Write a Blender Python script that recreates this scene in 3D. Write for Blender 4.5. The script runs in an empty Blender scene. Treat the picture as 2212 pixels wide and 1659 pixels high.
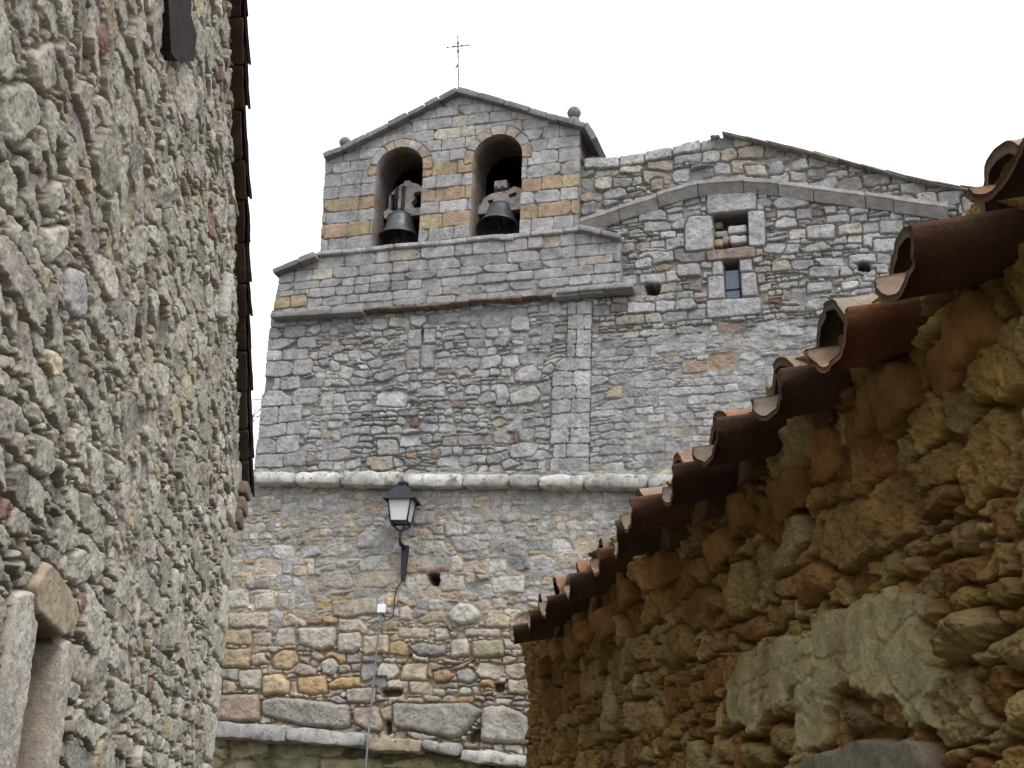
import bpy, math, random
import numpy as np

# ------------------------------------------------------------------ scene, camera, light
S = bpy.context.scene
COL = S.collection
EYE = np.array([0.0, 0.0, 1.6])
F, CX, CY = 3000.0, 1106.0, 829.5           # focal length in units of a 2212 px wide picture
PITCH, ROLL = math.radians(19.5), math.radians(2.2)
_fw = np.array([0, math.cos(PITCH), math.sin(PITCH)])
_ri = np.array([1.0, 0, 0])
_up = np.array([0, -math.sin(PITCH), math.cos(PITCH)])
CR = _ri * math.cos(ROLL) + _up * math.sin(ROLL)
CU = _up * math.cos(ROLL) - _ri * math.sin(ROLL)

cam_d = bpy.data.cameras.new('camera')
cam = bpy.data.objects.new('camera', cam_d)
COL.objects.link(cam)
cam_d.sensor_fit = 'HORIZONTAL'
cam_d.sensor_width = 36.0
cam_d.lens = 36.0 * F / 2212.0
cam_d.clip_start = 0.02
cam_d.clip_end = 3000
from mathutils import Matrix, Vector
_m = Matrix.Identity(4)
for i in range(3):
    _m[i][0] = CR[i]; _m[i][1] = CU[i]; _m[i][2] = -_fw[i]; _m[i][3] = EYE[i]
cam.matrix_world = _m
S.camera = cam

SUN_EL, SUN_AZ = 50.0, 148.0                # azimuth clockwise from +Y: right and a little behind the camera
W = bpy.data.worlds.new('World')
S.world = W
W.use_nodes = True
nt = W.node_tree
bg = nt.nodes['Background']
sky = nt.nodes.new('ShaderNodeTexSky')
sky.sky_type = 'NISHITA'
sky.sun_disc = False
sky.sun_elevation = math.radians(SUN_EL)
sky.sun_rotation = math.radians(SUN_AZ)
sky.dust_density = 4.0
mixn = nt.nodes.new('ShaderNodeMix'); mixn.data_type = 'RGBA'
mixn.inputs[0].default_value = 0.8         # closed cloud over most of the sky
mixn.inputs[7].default_value = (7.75, 8.1, 8.65, 1)
nt.links.new(sky.outputs[0], mixn.inputs[6])
nt.links.new(mixn.outputs[2], bg.inputs[0])
bg.inputs[1].default_value = 0.12
sd = bpy.data.lights.new('sun', 'SUN')
sd.energy = 0.9
sd.angle = math.radians(22)
sd.color = (1.0, 0.96, 0.9)
sun = bpy.data.objects.new('sun', sd)
COL.objects.link(sun)
_e, _a = math.radians(SUN_EL), math.radians(SUN_AZ)
_to = Vector((math.sin(_a) * math.cos(_e), math.cos(_a) * math.cos(_e), math.sin(_e)))
sun.rotation_euler = _to.to_track_quat('Z', 'Y').to_euler()
sun.location = (12, -10, 20)
S.view_settings.view_transform = 'Standard'
S.view_settings.look = 'None'
S.view_settings.gamma = 1.0
S.view_settings.use_curve_mapping = False
S.view_settings.exposure = 0.92

# ------------------------------------------------------------------ helpers
rng = np.random.default_rng(7)


def ray(x, y):
    return _fw + CR * (x - CX) / F - CU * (y - CY) / F


def hit(x, y, O, N):
    d = ray(x, y)
    return EYE + d * (((O - EYE) @ N) / (d @ N))


def tag(o, label=None, cat=None, group=None, kind=None):
    if label: o['label'] = label
    if cat: o['category'] = cat
    if group: o['group'] = group
    if kind: o['kind'] = kind
    return o


def empty(name, loc):
    o = bpy.data.objects.new(name, None)
    COL.objects.link(o)
    o.location = loc
    o.empty_display_size = 0.2
    return o


def wloc(o):
    p = np.zeros(3)
    while o is not None:
        p = p + np.array(o.location)
        o = o.parent
    return p


def mesh_obj(name, V, Q, mat, parent=None, col=None, T=None, smooth=True, loc=None):
    """one mesh object out of world coordinates; Q quads, T triangles"""
    V = np.asarray(V, dtype=np.float64)
    base = wloc(parent) if parent is not None else np.zeros(3)
    off = base if loc is None else np.asarray(loc, float)
    me = bpy.data.meshes.new(name)
    nq = 0 if Q is None else len(Q)
    ntr = 0 if T is None else len(T)
    idx = []
    if nq: idx.append(np.asarray(Q, np.int32).ravel())
    if ntr: idx.append(np.asarray(T, np.int32).ravel())
    idx = np.concatenate(idx)
    me.vertices.add(len(V))
    me.vertices.foreach_set('co', (V - off).astype(np.float32).ravel())
    me.loops.add(len(idx))
    me.loops.foreach_set('vertex_index', idx)
    me.polygons.add(nq + ntr)
    st = np.concatenate([np.arange(nq) * 4, nq * 4 + np.arange(ntr) * 3]).astype(np.int32)
    me.polygons.foreach_set('loop_start', st)
    me.update(calc_edges=True)
    me.validate()
    me.polygons.foreach_set('use_smooth', np.full(len(me.polygons), smooth, dtype=bool))
    if col is not None:
        at = me.color_attributes.new('Col', 'FLOAT_COLOR', 'POINT')
        c = np.ones((len(V), 4), np.float32)
        c[:, :3] = col
        at.data.foreach_set('color', c.ravel())
    if mat is not None: me.materials.append(mat)
    o = bpy.data.objects.new(name, me)
    COL.objects.link(o)
    if parent is not None: o.parent = parent
    if loc is not None: o.location = off - base
    return o


def _h(ix, iy, seed):
    h = (ix.astype(np.int64) * 374761393 + iy.astype(np.int64) * 668265263 + seed * 1442695041) & 0xFFFFFFFF
    h = ((h ^ (h >> 13)) * 1274126177) & 0xFFFFFFFF
    h = h ^ (h >> 16)
    return (h & 0xFFFFFF).astype(np.float32) / np.float32(0xFFFFFF)


def vnoise(x, y, seed=0):
    """value noise, -1..1"""
    x = np.asarray(x, np.float64); y = np.asarray(y, np.float64)
    x0 = np.floor(x); y0 = np.floor(y)
    fx = (x - x0).astype(np.float32); fy = (y - y0).astype(np.float32)
    fx = fx * fx * fx * (fx * (fx * 6 - 15) + 10); fy = fy * fy * fy * (fy * (fy * 6 - 15) + 10)
    a = _h(x0, y0, seed); b = _h(x0 + 1, y0, seed); c = _h(x0, y0 + 1, seed); d = _h(x0 + 1, y0 + 1, seed)
    return ((a + (b - a) * fx) * (1 - fy) + (c + (d - c) * fx) * fy) * 2 - 1


def fbm(x, y, seed=0, octv=4, gain=0.5):
    s = 0; a = 1.0; t = 0
    for k in range(octv):
        s = s + a * vnoise(x * 2.03 ** k + 17.3 * k, y * 2.03 ** k - 9.1 * k, seed + k)
        t += a
        a *= gain
    return s / t


def n3(P, scale, seed=0):
    P = np.asarray(P) * scale
    return (fbm(P[:, 0] + 0.7 * P[:, 2], P[:, 1] + 0.31 * P[:, 2], seed, 3) + fbm(P[:, 2] - 0.4 * P[:, 0], P[:, 1] - 0.6 * P[:, 0], seed + 9, 3)) * 0.7


class MB:
    """collects pieces into one mesh"""
    def __init__(self):
        self.V = []; self.Q = []; self.T = []; self.C = []; self.n = 0

    def add(self, V, Q=None, T=None, col=(0.3, 0.3, 0.3)):
        V = np.asarray(V, float)
        self.V.append(V)
        if Q is not None and len(Q): self.Q.append(np.asarray(Q) + self.n)
        if T is not None and len(T): self.T.append(np.asarray(T) + self.n)
        c = np.asarray(col, float)
        if c.ndim == 1: c = np.tile(c, (len(V), 1))
        self.C.append(c)
        self.n += len(V)
        return self

    def build(self, name, mat, parent=None, smooth=True, loc=None):
        return mesh_obj(name, np.concatenate(self.V), np.concatenate(self.Q) if self.Q else None, mat, parent,
                        np.concatenate(self.C), np.concatenate(self.T) if self.T else None, smooth, loc)

    def box(self, c, ax, h, r=0.01, seg=6, amp=0.0, nsc=6.0, seed=0, col=(0.3, 0.3, 0.3)):
        """rounded box with a rough skin; ax three unit vectors, h half sizes"""
        c = np.asarray(c, float); ax = np.asarray(ax, float); h = np.asarray(h, float)
        r = min(r, h.min() * 0.98)
        segs = [max(2, int(seg * min(3.0, hh / h.mean() + 0.4))) for hh in h]
        for f in range(3):
            a, b = (f + 1) % 3, (f + 2) % 3
            for s in (-1, 1):
                na, nb = segs[a] + 1, segs[b] + 1
                # cluster towards the edges for the rounding
                ta = np.sin(np.linspace(-np.pi / 2, np.pi / 2, na)) * 0.45 + np.linspace(-1, 1, na) * 0.55
                tb = np.sin(np.linspace(-np.pi / 2, np.pi / 2, nb)) * 0.45 + np.linspace(-1, 1, nb) * 0.55
                A, B = np.meshgrid(ta, tb, indexing='ij')
                P = np.zeros((na * nb, 3))
                P[:, f] = s; P[:, a] = A.ravel(); P[:, b] = B.ravel()
                P = P * h
                q = np.clip(P, -(h - r), h - r)
                d = P - q
                d = d / np.maximum(np.linalg.norm(d, axis=1, keepdims=True), 1e-9)
                P = q + d * r
                w = c + P @ ax
                if amp:
                    nrm = (P / h); nrm = nrm / np.linalg.norm(nrm, axis=1, keepdims=True)
                    w = w + (nrm @ ax) * (n3(w, nsc, seed) * amp)[:, None]
                i = np.arange(na * nb).reshape(na, nb)
                Q = np.stack([i[:-1, :-1], i[1:, :-1], i[1:, 1:], i[:-1, 1:]], -1).reshape(-1, 4)
                if s < 0: Q = Q[:, ::-1]
                self.add(w, Q, col=col)
        return self

    def tube(self, P, R, n=8, col=(0.3, 0.3, 0.3), cap=True):
        P = np.asarray(P, float)
        R = np.full(len(P), R, float) if np.isscalar(R) else np.asarray(R, float)
        t = np.gradient(P, axis=0)
        t /= np.linalg.norm(t, axis=1, keepdims=True)
        ref = np.array([0, 0, 1.0]) if abs(t[0, 2]) < 0.9 else np.array([1.0, 0, 0])
        V = []
        for p, tt, r in zip(P, t, R):
            a = np.cross(tt, ref); a /= np.linalg.norm(a); b = np.cross(tt, a)
            th = np.arange(n) * 2 * np.pi / n
            V.append(p + r * (np.cos(th)[:, None] * a + np.sin(th)[:, None] * b))
        V = np.concatenate(V)
        m = len(P)
        i = np.arange(m * n).reshape(m, n); j = np.roll(i, -1, axis=1)
        Q = np.stack([i[:-1], j[:-1], j[1:], i[1:]], -1).reshape(-1, 4)
        T = None
        if cap:
            V = np.concatenate([V, P[:1], P[-1:]])
            T = np.concatenate([np.stack([j[0], i[0], np.full(n, m * n)], -1), np.stack([i[-1], j[-1], np.full(n, m * n + 1)], -1)])
        return self.add(V, Q, T, col)

    def lathe(self, c, prof, ax=None, n=40, col=(0.3, 0.3, 0.3)):
        """prof: (radius, height) pairs about the third axis"""
        ax = np.eye(3) if ax is None else np.asarray(ax, float)
        prof = np.asarray(prof, float)
        th = np.arange(n) * 2 * np.pi / n
        V = np.stack([prof[:, :1] * np.cos(th), prof[:, :1] * np.sin(th), np.repeat(prof[:, 1:2], n, 1)], -1).reshape(-1, 3)
        i = np.arange(len(prof) * n).reshape(len(prof), n); j = np.roll(i, -1, axis=1)
        Q = np.stack([i[:-1], j[:-1], j[1:], i[1:]], -1).reshape(-1, 4)
        return self.add(np.asarray(c) + V @ ax, Q, None, col)

    def prism(self, A, B, col=(0.3, 0.3, 0.3)):
        """two outlines with the same number of points joined by sides, ends closed by fans"""
        A = np.asarray(A, float); B = np.asarray(B, float); n = len(A)
        i = np.arange(n); j = np.roll(i, -1)
        self.add(np.concatenate([A, B]), np.stack([i, j, j + n, i + n], -1), None, col)
        for K, rev in ((A, True), (B, False)):
            V = np.concatenate([K, K.mean(0)[None]])
            T = np.stack([i, j, np.full(n, n)], -1)
            self.add(V, None, T[:, ::-1] if rev else T, col)
        return self


# ------------------------------------------------------------------ materials
def nodes_mat(name):
    m = bpy.data.materials.new(name)
    m.use_nodes = True
    return m, m.node_tree, m.node_tree.nodes['Principled BSDF']


def N_(t, kind, **kw):
    n = t.nodes.new(kind)
    for k, v in kw.items(): setattr(n, k, v)
    return n


def stone_mat(name, fine=60.0, mott=7.0, pits=0.35, bump=0.012, rough=0.92, pitscale=28.0, stain=None):
    """base colour from the stones' own colour, mottled; lichen specks; fine bump"""
    m, t, b = nodes_mat(name)
    L = t.links.new
    at = N_(t, 'ShaderNodeAttribute', attribute_name='Col')
    tc = N_(t, 'ShaderNodeTexCoord')
    def noise(scale, detail=5, rough_=0.6):
        n = N_(t, 'ShaderNodeTexNoise'); n.inputs['Scale'].default_value = scale
        n.inputs['Detail'].default_value = detail; n.inputs['Roughness'].default_value = rough_
        L(tc.outputs['Object'], n.inputs['Vector']); return n
    def ramp(src, a, bb, lo, hi):
        r = N_(t, 'ShaderNodeMapRange'); r.inputs[1].default_value = a; r.inputs[2].default_value = bb
        r.inputs[3].default_value = lo; r.inputs[4].default_value = hi
        L(src, r.inputs[0]); return r
    n1 = noise(mott); r1 = ramp(n1.outputs['Fac'], 0.3, 0.7, 0.74, 1.24)
    n2 = noise(fine, 6, 0.7); r2 = ramp(n2.outputs['Fac'], 0.3, 0.7, 0.78, 1.2)
    mu = N_(t, 'ShaderNodeMath', operation='MULTIPLY'); L(r1.outputs[0], mu.inputs[0]); L(r2.outputs[0], mu.inputs[1])
    v = N_(t, 'ShaderNodeVectorMath', operation='SCALE'); L(at.outputs['Color'], v.inputs[0]); L(mu.outputs[0], v.inputs['Scale'])
    last = v.outputs[0]
    if pits:
        n3_ = noise(pitscale, 3, 0.55)
        r3 = ramp(n3_.outputs['Fac'], 0.655, 0.70, 0.0, pits)
        mx = N_(t, 'ShaderNodeMix', data_type='RGBA')
        L(r3.outputs[0], mx.inputs[0]); L(last, mx.inputs[6]); mx.inputs[7].default_value = (0.05, 0.048, 0.045, 1)
        last = mx.outputs[2]
    if stain:
        n4 = noise(stain[0], 4, 0.6)
        r4 = ramp(n4.outputs['Fac'], 0.52, 0.72, 0.0, stain[1])
        mx = N_(t, 'ShaderNodeMix', data_type='RGBA')
        L(r4.outputs[0], mx.inputs[0]); L(last, mx.inputs[6]); mx.inputs[7].default_value = (*stain[2], 1)
        last = mx.outputs[2]
    L(last, b.inputs['Base Color'])
    b.inputs['Roughness'].default_value = rough
    b.inputs['Specular IOR Level'].default_value = 0.15
    bp = N_(t, 'ShaderNodeBump'); bp.inputs['Strength'].default_value = 0.8; bp.inputs['Distance'].default_value = bump
    ad = N_(t, 'ShaderNodeMath', operation='MULTIPLY_ADD'); ad.inputs[1].default_value = 0.5
    n5 = noise(fine * 2.3, 4, 0.6)
    L(n5.outputs['Fac'], ad.inputs[0]); L(n2.outputs['Fac'], ad.inputs[2])
    L(ad.outputs[0], bp.inputs['Height']); L(bp.outputs[0], b.inputs['Normal'])
    return m


def plain_mat(name, col, rough=0.5, metal=0.0, spec=0.4, var=0.25, scale=14.0, bump=0.0):
    m, t, b = nodes_mat(name)
    tc = N_(t, 'ShaderNodeTexCoord')
    n = N_(t, 'ShaderNodeTexNoise'); n.inputs['Scale'].default_value = scale; n.inputs['Detail'].default_value = 5
    t.links.new(tc.outputs['Object'], n.inputs['Vector'])
    r = N_(t, 'ShaderNodeMapRange'); r.inputs[1].default_value = 0.3; r.inputs[2].default_value = 0.7
    r.inputs[3].default_value = 1 - var; r.inputs[4].default_value = 1 + var
    t.links.new(n.outputs['Fac'], r.inputs[0])
    v = N_(t, 'ShaderNodeVectorMath', operation='SCALE'); v.inputs[0].default_value = col
    t.links.new(r.outputs[0], v.inputs['Scale']); t.links.new(v.outputs[0], b.inputs['Base Color'])
    b.inputs['Roughness'].default_value = rough; b.inputs['Metallic'].default_value = metal
    b.inputs['Specular IOR Level'].default_value = spec
    if bump:
        bp = N_(t, 'ShaderNodeBump'); bp.inputs['Distance'].default_value = bump; bp.inputs['Strength'].default_value = 0.7
        t.links.new(n.outputs['Fac'], bp.inputs['Height']); t.links.new(bp.outputs[0], b.inputs['Normal'])
    return m


M_church = stone_mat('limestone_masonry', 45, 8.0, 0.6, 0.016, pitscale=17)
M_ledge = stone_mat('weathered_ledge_stone', 40, 6.0, 0.9, 0.015, pitscale=13, stain=(7, 0.8, (0.07, 0.068, 0.062)))
M_left = stone_mat('slab_rubble', 70, 16.0, 0.4, 0.009, pitscale=40)
M_shed = stone_mat('ochre_rubble', 130, 22.0, 0.3, 0.007, pitscale=70, stain=(7, 0.45, (0.17, 0.10, 0.04)))
M_tile = stone_mat('old_clay_tile', 120, 11.0, 0.6, 0.0025, 0.9, 34, stain=(9, 0.75, (0.085, 0.07, 0.05)))
M_moss = stone_mat('mossy_rock', 30, 4.0, 0.85, 0.02, pitscale=6, stain=(2.2, 0.95, (0.032, 0.03, 0.014)))
M_iron = plain_mat('black_painted_iron', (0.016, 0.018, 0.024), 0.55, 0.0, 0.4, 0.3)
M_cross = plain_mat('weathered_iron', (0.05, 0.055, 0.065), 0.6, 0.3, 0.4, 0.3)
M_milk = plain_mat('milky_glass', (0.60, 0.61, 0.60), 0.12, 0.0, 0.5, 0.03)
M_bronze = plain_mat('aged_bronze', (0.115, 0.125, 0.135), 0.46, 0.45, 0.5, 0.35, 9)
M_wood = plain_mat('weathered_wood', (0.30, 0.265, 0.245), 0.85, 0.0, 0.2, 0.35, 10, 0.004)
M_hole_shade = plain_mat('dark_hole_shade', (0.024, 0.019, 0.016), 0.9, 0.0, 0.15, 0.4, 12, 0.006)  # near-black brown that paints the shade in the house's upper opening
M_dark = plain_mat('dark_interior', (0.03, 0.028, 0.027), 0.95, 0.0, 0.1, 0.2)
M_box = plain_mat('white_plastic', (0.74, 0.77, 0.82), 0.45, 0.0, 0.4, 0.03)
M_pipe = plain_mat('grey_plastic_pipe', (0.15, 0.155, 0.165), 0.5, 0.0, 0.4, 0.15)
M_pane = plain_mat('blue_grey_glass', (0.07, 0.10, 0.15), 0.22, 0.0, 0.6, 0.15)
M_bark = plain_mat('bare_bark', (0.06, 0.05, 0.045), 0.9, 0.0, 0.2, 0.3)
M_earth = plain_mat('earth_and_gravel', (0.11, 0.095, 0.075), 0.95, 0.0, 0.1, 0.3, 3.0, 0.02)


# ------------------------------------------------------------------ masonry: a wall grown stone by stone as a height field
def planes_of(poly):
    p = np.asarray(poly, float)
    a = 0.5 * np.sum(p[:, 0] * np.roll(p[:, 1], -1) - np.roll(p[:, 0], -1) * p[:, 1])
    if a < 0: p = p[::-1]
    e = np.roll(p, -1, axis=0) - p
    n = np.stack([e[:, 1], -e[:, 0]], 1)
    n /= np.linalg.norm(n, axis=1, keepdims=True)
    return n, np.sum(n * p, axis=1), p.min(0), p.max(0)


def sdf_poly(U, V, poly):
    """signed distance to any closed polygon, negative inside"""
    p = np.asarray(poly, float)
    d = np.full(U.shape, 1e9); ins = np.zeros(U.shape, bool)
    for a, b in zip(p, np.roll(p, -1, axis=0)):
        e = b - a
        t = np.clip(((U - a[0]) * e[0] + (V - a[1]) * e[1]) / (e @ e + 1e-12), 0, 1)
        d = np.minimum(d, (U - a[0] - t * e[0]) ** 2 + (V - a[1] - t * e[1]) ** 2)
        c = ((a[1] > V) != (b[1] > V))
        if abs(e[1]) > 1e-12: ins ^= c & (U < a[0] + (V - a[1]) * e[0] / e[1])
    d = np.sqrt(d)
    return np.where(ins, -d, d)


class Masonry:
    def __init__(self, u, v, seed=0, warp=0.012, wsc=7.0, wlow=0.03, wlsc=1.4):
        self.u = np.asarray(u); self.v = np.asarray(v)
        self.U, self.V = np.meshgrid(self.u, self.v)
        U, V = self.U, self.V
        fine = warp * 0.55
        self.WU = U + warp * fbm(U * wsc, V * wsc, seed + 50, 3) + fine * fbm(U * wsc * 4.5, V * wsc * 4.5, seed + 80, 3, 0.65)
        self.WV = V + warp * fbm(U * wsc, V * wsc, seed + 60, 3) + fine * fbm(U * wsc * 4.5, V * wsc * 4.5, seed + 90, 3, 0.65) + wlow * fbm(U * wlsc, V * wlsc, seed + 70, 2)
        self.best = np.full(U.shape, 1.0, np.float32)
        self.id = np.full(U.shape, -1, np.int32)
        self.st = []                      # per stone: col(3) prot tu tv dome cu cv bevel hole
        self.rng = np.random.default_rng(seed + 1)
        self.seed = seed

    def stamp(self, n, c, lo, hi, col, prot=0.0, tilt=0.0, dome=0.0, bevel=0.02, gap=0.012, k=None, hole=0.0, plain=False, keep=0.0, rg=1.0):
        pad = 0.06
        i0, i1 = np.searchsorted(self.u, [lo[0] - pad, hi[0] + pad]); j0, j1 = np.searchsorted(self.v, [lo[1] - pad, hi[1] + pad])
        if i1 - i0 < 2 or j1 - j0 < 2: return False
        sl = np.s_[j0:j1, i0:i1]
        A = self.U[sl] if plain else self.WU[sl]; B = self.V[sl] if plain else self.WV[sl]
        k = k or 20.0 / max(min(hi[0] - lo[0], hi[1] - lo[1]), 0.02)
        E = [nn[0] * A + nn[1] * B - cc for nn, cc in zip(n, c)]
        mx = E[0]
        for e in E[1:]: mx = np.maximum(mx, e)
        s = 0
        for e in E: s = s + np.exp(k * (e - mx))
        d = mx + np.log(s) / k
        b = self.best[sl]
        d = np.maximum(d, gap - b)        # never into a stone that is already there
        if keep:
            full = (mx < 0).sum()
            if full == 0 or (d < 0).sum() < keep * full: return False
        m = d < b
        if not (d < 0).any(): return False
        b[m] = d[m]
        self.id[sl][m] = len(self.st)
        r = self.rng
        self.st.append((*col, prot, r.normal() * tilt, r.normal() * tilt, dome, (lo[0] + hi[0]) / 2, (lo[1] + hi[1]) / 2, bevel, hole, rg))
        return True

    def poly(self, pts, col, **kw):
        n, c, lo, hi = planes_of(pts)
        return self.stamp(n, c, lo, hi, col, **kw)

    def rock(self, cu, cv, w, h, col, ang=0.0, cut=0.5, jit=0.1, **kw):
        """an irregular stone: jittered rectangle with random corners knocked off"""
        r = self.rng
        th = []; ds = []
        for q, dist in ((0, w / 2), (1, h / 2), (2, w / 2), (3, h / 2)):
            th.append(q * math.pi / 2 + r.normal() * jit); ds.append(dist)
        dg = math.hypot(w, h) / 2
        for sx, sy in ((1, 1), (-1, 1), (-1, -1), (1, -1)):
            if r.random() < 0.85:
                base = math.atan2(sy * w, sx * h)       # normal of the corner cut
                cd = (abs(math.cos(base)) * w + abs(math.sin(base)) * h) / 2
                th.append(base + r.normal() * 0.25); ds.append(cd * (1 - cut * (0.08 + 0.42 * r.random())))
        th = np.array(th) + ang
        n = np.stack([np.cos(th), np.sin(th)], 1)
        c = np.array(ds) + n @ np.array([cu, cv])
        return self.stamp(n, c, (cu - w / 2, cv - h / 2), (cu + w / 2, cv + h / 2), col, **kw)

    def courses(self, u0, u1, v0, v1, rowh, asp, pal, split=0.35, cut=0.5, jit=0.08, angj=0.06, gap=0.014, prot=0.012, tilt=0.08,
                dome=0.0, bevel=0.03, inside=None, keep=0.38, big=0, bigs=(1.5, 2.2)):
        r = self.rng
        def one(cu, cv, w, h, keep=keep):
            if inside is not None and not inside(cu, cv): return
            self.rock(cu, cv, w, h, pal(cu, cv, r), ang=r.normal() * angj, cut=cut, jit=jit, gap=gap, prot=r.normal() * prot,
                      tilt=tilt, dome=dome, bevel=bevel * (0.35 + 0.5 * r.random()), keep=keep)
        for _ in range(big):
            h = r.uniform(*rowh) * r.uniform(*bigs)
            one(r.uniform(u0, u1), r.uniform(v0, v1), h * r.uniform(0.8, 2.0), h, 0.85)
        v = v0
        while v < v1:
            h = r.uniform(*rowh)
            u = u0 - r.random() * 0.3
            while u < u1:
                w = h * r.uniform(*asp)
                ns = 1
                if r.random() < split: ns = 2 if r.random() < 0.7 else 3
                hs = r.dirichlet(np.full(ns, 5.0)) * h
                y = v
                for q in hs:
                    if ns > 1 and w > 2.6 * q and r.random() < 0.6:
                        f = r.uniform(0.35, 0.65)
                        one(u + w * f / 2, y + q / 2, w * f, q); one(u + w * (1 + f) / 2, y + q / 2, w * (1 - f), q)
                    else:
                        one(u + w / 2 + r.normal() * 0.004, y + q / 2, w * 1.0, q)
                    y += q
                u += w
            v += h

    def chips(self, n, pal, rmin=0.016, gap=0.008, prot=0.008, inside=None, asp=1.6, bevel=0.012):
        """small stones pushed into the holes that are left"""
        r = self.rng
        for k in range(8):
            J, I = np.nonzero((self.best > rmin) & (self.id >= -1))
            if len(J) == 0: return
            q = r.permutation(len(J))[: n // 8]
            for a in q:
                j, i = J[a], I[a]
                d = self.best[j, i]
                if d < rmin: continue
                if inside is not None and not inside(self.u[i], self.v[j]): continue
                d = min(d, 0.09)
                self.rock(self.WU[j, i], self.WV[j, i], d * 2 * asp, d * 2.0, pal(self.u[i], self.v[j], r), ang=r.normal() * 0.25, cut=0.7,
                          jit=0.2, gap=gap, prot=r.normal() * prot, tilt=0.1, bevel=bevel)

    def finish(self, mortar_h, mortar_c, rough=0.008, rsc=14.0, cvar=0.3, sat=0.7, streak=0.0):
        U, V = self.U, self.V
        st = np.array(self.st, np.float32)
        g = st[np.maximum(self.id, 0)]
        s = -self.best
        t = np.clip(s / g[..., 9], 0, 1)
        prof = np.sqrt(np.clip(1 - (1 - t) ** 2, 0, 1))
        ids = self.id.astype(np.float64)
        rn = fbm(U * rsc + ids * 3.7, V * rsc + ids * 1.9, self.seed + 5, 5, 0.68)
        pit = np.clip(fbm(U * rsc * 2.2, V * rsc * 2.2, self.seed + 35, 3, 0.6) * 2.2 - 0.75, 0, 1)
        face = g[..., 3] + np.clip(g[..., 4] * (U - g[..., 7]) + g[..., 5] * (V - g[..., 8]), -0.05, 0.05) + g[..., 11] * (rough * rn * 1.7 - rough * 1.3 * pit)
        mn = mortar_h + 0.006 * fbm(U * 30, V * 30, self.seed + 15, 3)
        H = mn + (face - mn) * prof
        hole = g[..., 10] > 0
        H = np.where(hole & (s > 0), -g[..., 10] * np.clip(s / 0.008, 0, 1), H)
        e = np.clip(s / 0.006 + 0.3, 0, 1)[..., None]
        cv = 1 + cvar * fbm(U * 6 + ids * 0.37, V * 6, self.seed + 25, 4, 0.6) + cvar * 0.9 * fbm(U * 1.7, V * 1.7, self.seed + 28, 5, 0.65)
        if streak: cv = cv * (1 - streak * np.clip(fbm(U * 7, V * 0.55, self.seed + 31, 4) * 2.0 - 0.1, 0, 1))
        gc = g[..., :3]
        gc = gc * sat + gc.mean(-1, keepdims=True) * (1 - sat)
        gc = gc * cv[..., None]
        C = mortar_c * (1 - e) + gc * e
        self.H = H; self.C = C
        return H, C


def grid_mesh(name, u, v, U, V, H, C, sd, P3, mat, parent, thick=0.5, backcol=None):
    """keep the cells inside sd < 0, pull their rim onto the outline, close the sides down to a depth"""
    nv, nu = U.shape
    cc = 0.25 * (sd[:-1, :-1] + sd[1:, :-1] + sd[:-1, 1:] + sd[1:, 1:])
    K = cc < 0
    gu = np.gradient(sd, u, axis=1); gv = np.gradient(sd, v, axis=0)
    gl = np.maximum(np.hypot(gu, gv), 0.3)
    cell = max(np.max(np.diff(u)), np.max(np.diff(v)))
    use = np.zeros((nv, nu), int)
    use[:-1, :-1] += K; use[1:, :-1] += K; use[:-1, 1:] += K; use[1:, 1:] += K
    rim = (use > 0) & (use < 4)
    sh = np.clip(np.where(rim, sd, 0), -1.5 * cell, 1.5 * cell)
    U2 = U - sh * gu / gl; V2 = V - sh * gv / gl
    P = P3(U2, V2, H)
    idx = np.arange(nv * nu).reshape(nv, nu)
    Q = np.stack([idx[:-1, :-1], idx[:-1, 1:], idx[1:, 1:], idx[1:, :-1]], -1)[K]
    Kp = np.pad(K, 1)
    E = []
    ins = Kp[1:-1, 1:-1]
    for dj, di, a, b in ((-1, 0, idx[:-1, :-1], idx[:-1, 1:]), (1, 0, idx[1:, 1:], idx[1:, :-1]), (0, -1, idx[1:, :-1], idx[:-1, :-1]), (0, 1, idx[:-1, 1:], idx[1:, 1:])):
        nb = Kp[1 + dj:Kp.shape[0] - 1 + dj, 1 + di:Kp.shape[1] - 1 + di]
        m = ins & ~nb
        E.append(np.stack([a[m], b[m]], -1))
    E = np.concatenate(E)
    ev, inv = np.unique(E.ravel(), return_inverse=True)
    inv = inv.reshape(E.shape)
    Pf = P.reshape(-1, 3)
    Cf = C.reshape(-1, 3)
    ring = []
    nl = 4
    for k in range(nl):
        f = k / (nl - 1)
        hh = H.ravel()[ev] * (1 - f) - thick * f
        ring.append(P3(U2.ravel()[ev], V2.ravel()[ev], hh))
    n0 = len(Pf); ne = len(ev)
    QQ = [Q]
    for k in range(nl - 1):
        a = n0 + k * ne + inv[:, 0]; b = n0 + k * ne + inv[:, 1]
        QQ.append(np.stack([b, a, a + ne, b + ne], -1))
    VV = np.concatenate([Pf] + ring)
    bc_ = Cf[ev] if backcol is None else Cf[ev] * 0.15 + np.array(backcol) * 0.85
    CC = np.concatenate([Cf, Cf[ev]] + [bc_] * (nl - 1))
    QQ = np.concatenate(QQ)
    used = np.unique(QQ)
    rm = np.full(len(VV), -1, np.int64); rm[used] = np.arange(len(used))
    return mesh_obj(name, VV[used], rm[QQ], mat, parent, CC[used])


def geom(lo, hi, d0, d1):
    """samples whose spacing grows from d0 to d1"""
    out = [lo]
    while out[-1] < hi:
        f = (out[-1] - lo) / (hi - lo)
        out.append(out[-1] + d0 + (d1 - d0) * f)
    return np.array(out)


def pick(r, cols, p):
    c = np.array(cols[r.choice(len(cols), p=np.array(p) / np.sum(p))])
    return np.clip(c * (1 + r.normal() * 0.085) * (1 + r.normal(size=3) * 0.02), 0.02, 0.8)

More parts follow.
